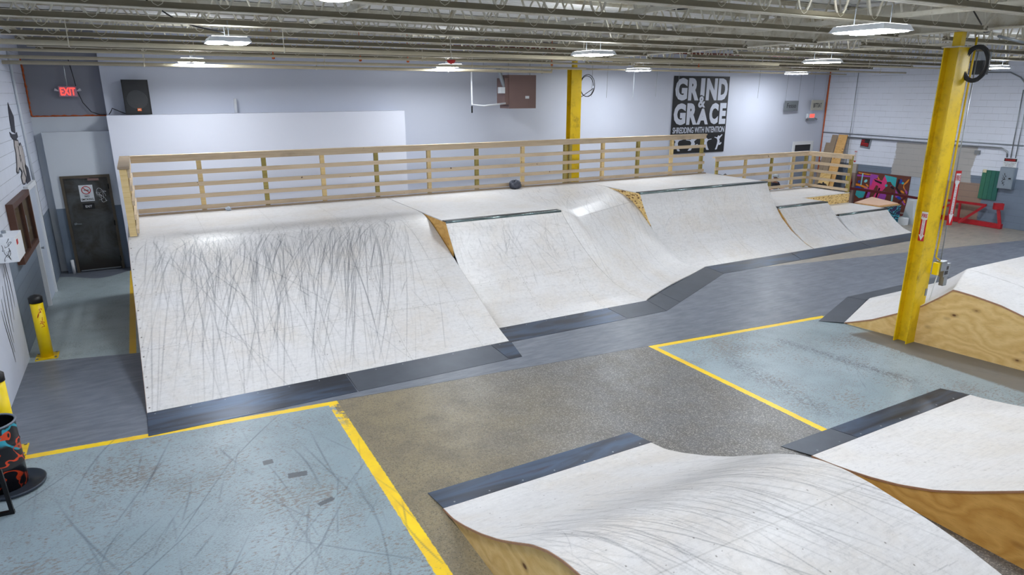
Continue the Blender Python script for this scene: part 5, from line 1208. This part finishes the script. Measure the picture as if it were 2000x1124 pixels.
mp(7, [(.34, .82), (.50, .76), (.50, .70), (.37, .76)]); mp(5, [(.40, .92), (.46, .82), (.42, .82)]); mp(2, [(.52, .50), (.58, .52), (.62, .40), (.60, .25), (.50, .22), (.47, .30)]); mp(7, [(.46, .60), (.49, .58), (.44, .28), (.41, .24)])
mp(3, [(.53, .97), (.76, .93), (.76, .66), (.70, .72), (.66, .80), (.60, .78)]); me_(3, .59, .68, .05, .05); me_(7, .71, .64, .08, .04, -0.5); mp(2, [(.66, .68), (.74, .60), (.75, .62), (.68, .70)])
mp(7, [(.79, .90), (.83, .88), (.80, .66), (.92, .44), (.90, .42), (.77, .64)]); me_(4, .84, .84, .06, .08); me_(3, .88, .80, .05, .04); mp(2, [(.77, .60), (.84, .48), (.86, .40), (.79, .38)]); me_(5, .90, .56, .08, .035, -0.5); me_(4, .86, .38, .09, .05, -0.3)
mp(5, [(.97, .92), (.99, .92), (.97, .84), (.91, .74), (.93, .66), (.97, .56), (.90, .68), (.90, .78)]); mp(2, [(.93, .66), (.99, .58), (.99, .50), (.95, .56)]); mp(5, [(.88, .42), (.96, .36), (.99, .28), (.97, .26), (.92, .36)]); mp(2, [(.87, .36), (.97, .20), (.99, .22), (.90, .38)])
mp(6, [(.72, .48), (.75, .48), (.75, .26), (.72, .26)]); mp(3, [(.50, .04), (.62, .18), (.80, .22), (.84, .04), (.70, -.0)]); mp(2, [(.45, .06), (.62, .20), (.74, .24), (.62, .12), (.50, .02)])
tag(mu.build('mural_panel', mc), 'brown plywood panel with pink, purple and teal graffiti on the right wall', 'mural')
# red steel frames
def frame(label, segs, mat, name='steel_frame'):
    root = thing(name, label, 'frame', segs[0][0])
    for a_, b_, wd, nm in segs: MB().bar(a_, b_, wd, wd * 1.2).build(nm, mat, root)
    return root
frame('dark red steel frame lying in front of the graffiti panel', [((22.3, 15.2, 0.70), (22.3, 13.4, 0.70), 0.07, 'top_rail'), ((22.3, 14.35, 0.66), (22.45, 14.6, 0.0), 0.05, 'brace'), ((22.3, 13.42, 0.70), (22.2, 12.5, 0.68), 0.06, 'top_rail'), ((22.2, 12.9, 0.66), (22.2, 13.5, 0.02), 0.05, 'brace'), ((22.45, 15.2, 0.03), (22.3, 12.5, 0.03), 0.05, 'base_rail'), ((22.2, 12.52, 0.66), (22.3, 12.52, 0.02), 0.05, 'brace')], M_darkred)
frame('bright red steel frame lying on the floor right of the near column', [((22.86, 12.0, 0.08), (22.75, 10.15, 0.08), 0.12, 'base_rail'), ((22.9, 11.95, 0.64), (22.9, 10.75, 0.64), 0.06, 'top_rail'), ((22.8, 11.6, 0.62), (22.2, 12.4, 0.06), 0.055, 'brace'), ((22.86, 11.5, 0.60), (22.80, 11.45, 0.12), 0.05, 'brace'), ((22.86, 10.77, 0.63), (22.45, 11.25, 0.05), 0.055, 'brace'), ((22.75, 10.2, 0.10), (22.72, 10.33, 0.66), 0.07, 'upright'), ((22.8, 10.24, 0.68), (22.64, 10.42, 0.68), 0.16, 'end_plate')], M_redframe)
# graffiti box with plywood sheets
M_gb = NT('blue_purple_graffiti', 0.4); n1 = M_gb.noise(M_gb.sc(M_gb.pos(), (1, 3, 2.2)), 2.2, 1, 0.3, 2.2)
c = M_gb.mix(M_gb.step(n1, 0.46, 0.48), L(54, 34, 78), L(84, 190, 210)); c = M_gb.mix(M_gb.step(n1, 0.56, 0.58), c, L(24, 22, 34)); c = M_gb.mix(M_gb.step(n1, 0.66, 0.68), c, L(40, 140, 176)); M_gbx = M_gb.out(c)
gb = MB().hexa([(20.0, 12.35, 0), (21.1, 12.35, 0), (21.7, 13.7, 0), (20.0, 13.2, 0)], [(20.0, 12.35, 0.56), (21.1, 12.35, 0.56), (21.7, 13.7, 0.56), (20.0, 13.2, 0.56)]).build('storage_box', M_gbx, None)
tag(gb, 'low box with blue and purple graffiti right of the lowest quarter pipe', 'box')
for k in range(3):
    z = 0.562 + 0.021 * k; e = 0.05 * k
    tag(MB().hexa([(19.95 + e, 12.33 + e, z), (21.0, 12.30 + e, z), (21.65 - e, 13.75 - e, z), (19.95, 13.22 - e * 0.3, z)], [(19.95 + e, 12.33 + e, z + 0.019), (21.0, 12.30 + e, z + 0.019), (21.65 - e, 13.75 - e, z + 0.019), (19.95, 13.22 - e * 0.3, z + 0.019)]).build('plywood_sheet', (M_plyold, M_plysheet, plain('pinkish_plywood', L(226, 190, 164), 0.6, var=0.1, scale=3))[k]), ('bottom', 'middle', 'topmost')[k] + ' plywood sheet lying on the low graffiti box', 'plywood', 'plywood sheets on the graffiti box')
# jersey barrier
jb = thing('plastic_barrier', 'white scrawled traffic barrier partly behind the near yellow column', 'barrier', (21.3, 11.5, 0))
prof = [(-0.30, 0), (-0.30, 0.16), (-0.20, 0.24), (-0.12, 0.76), (0.12, 0.76), (0.20, 0.24), (0.30, 0.16), (0.30, 0)]
ax = Vector((0.95, -0.30, 0)).normalized(); nx = Vector((0.30, 0.95, 0)).normalized(); c0 = Vector((21.09, 12.08, 0))
mb = MB(); mb.poly([tuple(c0 + nx * a_ + Vector((0, 0, b_))) for a_, b_ in prof], ax * 0.82); mb.build('barrier_body', plain('dirty_white_plastic', L(188, 194, 200), 0.45, var=0.12, scale=5), jb)
mb = MB(); r_ = random.Random(12); fN = (-nx).normalized()
def on_face(u, v): return c0 + ax * u + nx * (-0.20 + 0.08 * (v - 0.24) / 0.52) + Vector((0, 0, v))
mb2 = text_mesh('scrawled_lettering', 'NO', tuple(on_face(0.12, 0.56) - nx * 0.006), tuple(ax * 0.26), (0.0, 0.0, 0.13), M_ink, jb, 0.003, 0.02)
text_mesh('scrawled_lettering', 'YRE', tuple(on_face(0.10, 0.29) - nx * 0.012), tuple(ax * 0.28), (0, 0, 0.13), M_ink, jb, 0.003, 0.03)
text_mesh('scrawled_lettering', 'COOL', tuple(on_face(0.44, 0.58) - nx * 0.006), tuple(ax * 0.3), (0, 0, 0.1), M_ink, jb, 0.003, 0.02)
for k in range(4): ribbon(mb, curvy(r_, 20, tuple(on_face(0.35, 0.46)), ax, (0, 0, 1), 0.10), 0.012, fN, 0.012)
mb.build('scribble', M_ink, jb)
MB().box(20.72, 20.95, 11.95, 12.15, 0.0, 0.22).build('corner_foot', M_signw, jb)
# green panel, electrical box, danger sign
gp = thing('green_panel', 'green slatted wooden panel leaning on the right wall', 'panel', (Xr, 10.85, 0.8))
for k in range(4):
    y0 = 10.60 + 0.13 * k; wallbox(MB(), y0, y0 + 0.122, 0.80 + 0.01 * (k % 2), 1.70, 0.002, 0.05).build('slat', plain('green_paint_%s' % 'abcd'[k], L(32 + 6 * k, 96 + 5 * k, 88), 0.6, var=0.15), gp)
wallbox(MB(), 11.0, 11.1, 1.62, 1.72, 0.051, 0.056).build('paper_sticker', plain('cream_sticker', L(214, 204, 170), 0.6), gp)
eb = thing('electrical_cabinet', 'grey electrical cabinet with black scrawl beside the green panel', 'cabinet', (Xr, 10.4, 1.2))
wallbox(MB(), 10.18, 10.58, 1.20, 1.84, 0.002, 0.16).build('cabinet_body', plain('grey_enamel', L(132, 146, 160), 0.4, 0.3), eb)
wallbox(MB(), 10.20, 10.56, 1.22, 1.82, 0.161, 0.168).build('cabinet_door', plain('grey_enamel_door', L(140, 154, 168), 0.4, 0.3), eb)
wallbox(MB(), 10.24, 10.30, 1.50, 1.54, 0.169, 0.19).build('door_latch', M_black, eb)
mb = MB(); r_ = random.Random(19)
for k in range(6): ribbon(mb, curvy(r_, 22, (Xr - 0.169, 10.42, 1.62 - 0.06 * k), (0, 1, 0), (0, 0, 1), 0.06), 0.014, (-1, 0, 0), 0.002)
mb.build('scribbled_tag', M_black, eb)
ds = thing('danger_sign', 'white DANGER sign above the grey electrical cabinet', 'sign', (Xr, 10.37, 1.85))
wallbox(MB(), 10.18, 10.56, 1.85, 2.12, 0.12, 0.125).build('sign_plate', M_signw, ds); wallbox(MB(), 10.20, 10.54, 2.02, 2.11, 0.126, 0.128).build('black_band', M_black, ds)
text_mesh('sign_lettering', 'DANGER', (Xr - 0.129, 10.51, 2.035), (0, -0.28, 0), (0, 0, 0.06), M_red, ds, 0.002, 0.03)
for k, s in enumerate(('DO NOT OPERATE', 'THIS MACHINE', 'OR SWITCH')): text_mesh('sign_lettering', s, (Xr - 0.127, 10.53 - 0.02 * k, 1.965 - 0.045 * k), (0, -0.32 + 0.05 * k, 0), (0, 0, 0.025), M_black, ds, 0.002, 0.0)
MB().box(Xr - 0.122, Xr - 0.002, 10.3, 10.4, 1.855, 1.875).build('sign_bracket', M_galv, ds)
pipe('conduit', [(Xr - 0.03, 16.95, 2.57), (Xr - 0.03, 10.15, 2.50)], 0.016, M_galv, 'upper grey conduit running along the right block wall', 'conduit')
pipe('conduit', [(Xr - 0.09, 16.2, 2.44), (Xr - 0.09, 10.7, 2.40), (Xr - 0.09, 10.52, 2.3), (Xr - 0.09, 10.50, 2.13)], 0.024, M_galv, 'thicker conduit below it bending down to the electrical cabinet', 'conduit')
pipe('conduit', [(Xr - 0.13, 15.75, 4.78), (Xr - 0.13, 15.75, 1.25)], 0.012, M_galv, 'vertical conduit near the corner of the right wall', 'conduit')
pipe('conduit', [(Xr - 0.13, 10.42, 4.1), (Xr - 0.13, 10.38, 2.13)], 0.014, M_galv, 'vertical conduit above the danger sign', 'conduit')
pipe('conduit', [(Xr - 0.13, 10.27, 3.9), (Xr - 0.13, 10.25, 2.13)], 0.014, M_galv, 'second vertical conduit above the danger sign, nearer the frame edge', 'conduit')
pipe('conduit', [(Xr - 0.03, 11.8, 4.62), (Xr - 0.03, 10.9, 4.6), (Xr - 0.03, 10.6, 4.45), (Xr - 0.03, 10.1, 3.9)], 0.02, M_galv, 'dark conduit bending down the upper right wall', 'conduit')
tag(wallbox(MB(), 11.3, 11.45, 2.16, 2.28, 0.002, 0.07).build('junction_box', M_galv), 'small grey junction box under the right wall conduits', 'junction box')
# leaning sheets
for k, (y0, y1, top, m_, lab) in enumerate(((15.85, 16.22, 2.52, M_plysheet, 'bright knotty plywood sheet leaning by the right corner, frontmost'), (16.24, 16.46, 2.50, M_plyold, 'grey weathered board leaning behind the bright plywood sheet'), (16.48, 16.66, 2.2, M_plyold, 'shorter weathered board leaning nearest the back wall'), (16.0, 16.45, 1.15, M_ply, 'short pine board leaning low before the tall sheets'))):
    xb = 22.35 - 0.10 * (k == 3); xt = 22.98 - 0.04 * k
    tag(MB().hexa([(xb, y0, 0.0), (xb + 0.02, y0, 0.0), (xb + 0.02, y1, 0.0), (xb, y1, 0.0)], [(xt - 0.30 * (k == 3), y0 + 0.0, top), (xt + 0.02 - 0.30 * (k == 3), y0, top), (xt + 0.02 - 0.30 * (k == 3), y1, top), (xt - 0.30 * (k == 3), y1, top)]).build('leaning_board', m_), lab, 'board', 'boards leaning in the right corner')
blob('covered_equipment', (21.75, 15.75, 0.0), 0.40, 0, plain('black_tarp', L(16, 17, 20), 0.4, var=0.4, scale=20), 'black tarp covered heap beyond the low guard rail', 'tarp heap', 12, 0.95)
blob('black_bag', (16.6, 15.7, 0.0), 0.55, 0, plain('black_bag_cloth', L(20, 20, 24), 0.5, var=0.4, scale=16), 'black bag heap behind the join of the two guard rails', 'bag', 15, 1.22)

# ------------------------------------------------------------------ person sitting behind the low rail
pn = thing('person', 'person in dark shirt and grey cap sitting behind the low guard rail', 'person', (19.6, 16.1, 0))
def skin(name, verts, edges, radii, mat, parent):
    o0 = wloc(parent); me = bpy.data.meshes.new(name); me.from_pydata([tuple(np.array(v) - o0) for v in verts], edges, [])
    o = bpy.data.objects.new(name, me); COL.objects.link(o); o.parent = parent; me.materials.append(mat)
    m = o.modifiers.new('skin', 'SKIN'); m.use_smooth_shade = True; s = o.modifiers.new('sub', 'SUBSURF'); s.levels = 1; s.render_levels = 2
    for i, r in enumerate(radii): me.skin_vertices[0].data[i].radius = (r, r * 0.85) if not isinstance(r, tuple) else r
    me.skin_vertices[0].data[0].use_root = True
    return o
bx_, by_ = 19.6, 16.15
V_ = [(bx_, by_, .50), (bx_, by_ - .02, .68), (bx_, by_ - .04, .86), (bx_, by_ - .05, .97), (bx_ - .01, by_ - .07, 1.04), (bx_ - .01, by_ - .09, 1.13), (bx_ - .01, by_ - .09, 1.19),
      (bx_ - .17, by_ - .04, .92), (bx_ - .24, by_ - .10, .72), (bx_ - .12, by_ - .32, .66), (bx_ + .17, by_ - .04, .92), (bx_ + .26, by_ - .10, .72), (bx_ + .24, by_ - .34, .74),
      (bx_ - .10, by_ - .05, .48), (bx_ - .14, by_ - .45, .49), (bx_ - .14, by_ - .48, .08), (bx_ - .14, by_ - .62, .04), (bx_ + .10, by_ - .05, .48), (bx_ + .16, by_ - .45, .49), (bx_ + .16, by_ - .46, .08), (bx_ + .16, by_ - .60, .04)]
E_l = [(0, 1), (1, 2), (2, 3), (3, 4), (4, 5), (5, 6), (2, 7), (7, 8), (8, 9), (2, 10), (10, 11), (11, 12), (0, 13), (13, 14), (14, 15), (15, 16), (0, 17), (17, 18), (18, 19), (19, 20)]
Rd = [.14, .14, .15, .07, .055, .085, .07, .065, .045, .035, .065, .045, .035, .085, .065, .045, .04, .085, .065, .045, .04]
M_sk = plain('skin_tone', L(170, 118, 92), 0.55, var=0.05); M_shirt = plain('navy_shirt', L(22, 24, 40), 0.7, var=0.15)
skin('body', V_, E_l, Rd, M_sk, pn)
skin('shirt', [V_[i] for i in (0, 1, 2, 7, 8, 10, 11)] + [(bx_, by_ - .045, .95)], [(0, 1), (1, 2), (2, 3), (3, 4), (2, 5), (5, 6), (2, 7)], [.16, .16, .168, .08, .062, .08, .062, .085], M_shirt, pn)
skin('trousers', [V_[i] for i in (0, 13, 14, 15, 17, 18, 19)], [(0, 1), (1, 2), (2, 3), (0, 4), (4, 5), (5, 6)], [.15, .1, .078, .06, .1, .078, .06], M_black, pn)
cpx, cpy = bx_ - .01, by_ - .09
mb = MB(); mb.lathe((cpx, cpy, 1.15), [(0.103, 0.0), (0.105, 0.03), (0.09, 0.075), (0.05, 0.10), (0.001, 0.108)], 20); mb.poly([(cpx - .07, cpy - .08, 1.155), (cpx - .10, cpy - .15, 1.145), (cpx - .03, cpy - .19, 1.14), (cpx + .05, cpy - .17, 1.145), (cpx + .07, cpy - .08, 1.155)], (0, 0, 0.008)); mb.build('cap', plain('grey_cap', L(150, 156, 160), 0.7), pn, True)
mb = MB(); mb.tube([(cpx, cpy - .09, 1.125), (cpx, cpy - .112, 1.105), (cpx, cpy - .10, 1.09)], [.008, .014, .010], 8); mb.build('nose', M_sk, pn, True)
mb = MB()
for s in (-1, 1): mb.lathe((cpx + s * .032, cpy - .09, 1.132), [(.001, -.008), (.012, 0), (.001, .008)], 8)
mb.box(cpx - .025, cpx + .025, cpy - .095, cpy - .085, 1.068, 1.074); mb.build('eyes_and_mouth', M_black, pn)
mb = MB()
for s in (-1, 1): mb.tube([(cpx + s * .085, cpy, 1.09), (cpx + s * .102, cpy, 1.12), (cpx + s * .09, cpy, 1.145)], [.010, .016, .010], 8)
mb.build('ears', M_sk, pn, True)
for s, hx, hy, hz in ((-1, bx_ - .12, by_ - .34, .655), (1, bx_ + .24, by_ - .36, .74)):
    mb = MB(); mb.tube([(hx, hy + .02, hz), (hx, hy - .05, hz), (hx, hy - .09, hz)], [.026, .04, .034], 10)
    for k, ln in enumerate((.055, .068, .072, .062)):
        fx = hx - .03 + .02 * k; mb.tube([(fx, hy - .085, hz), (fx, hy - .085 - ln * .5, hz - .004), (fx, hy - .085 - ln, hz - .02)], [.010, .009, .007], 8)
    mb.tube([(hx + s * -.03, hy - .03, hz), (hx + s * -.058, hy - .065, hz - .01), (hx + s * -.055, hy - .10, hz - .015)], [.012, .010, .008], 8); mb.build('hand', M_sk, pn, True)
bench = thing('bench', 'plain dark bench the seated person uses behind the low rail', 'bench', (19.7, 16.2, 0))
MB().box(18.9, 20.5, 16.0, 16.35, 0.28, 0.32).build('seat', M_plyold, bench)
for x in (19.0, 20.4):
    for y in (16.0, 16.3): MB().box(x - .025, x + .025, y - .025, y + .025, 0, 0.28).build('leg', M_blackm, bench)
SC.cycles.use_denoising = True
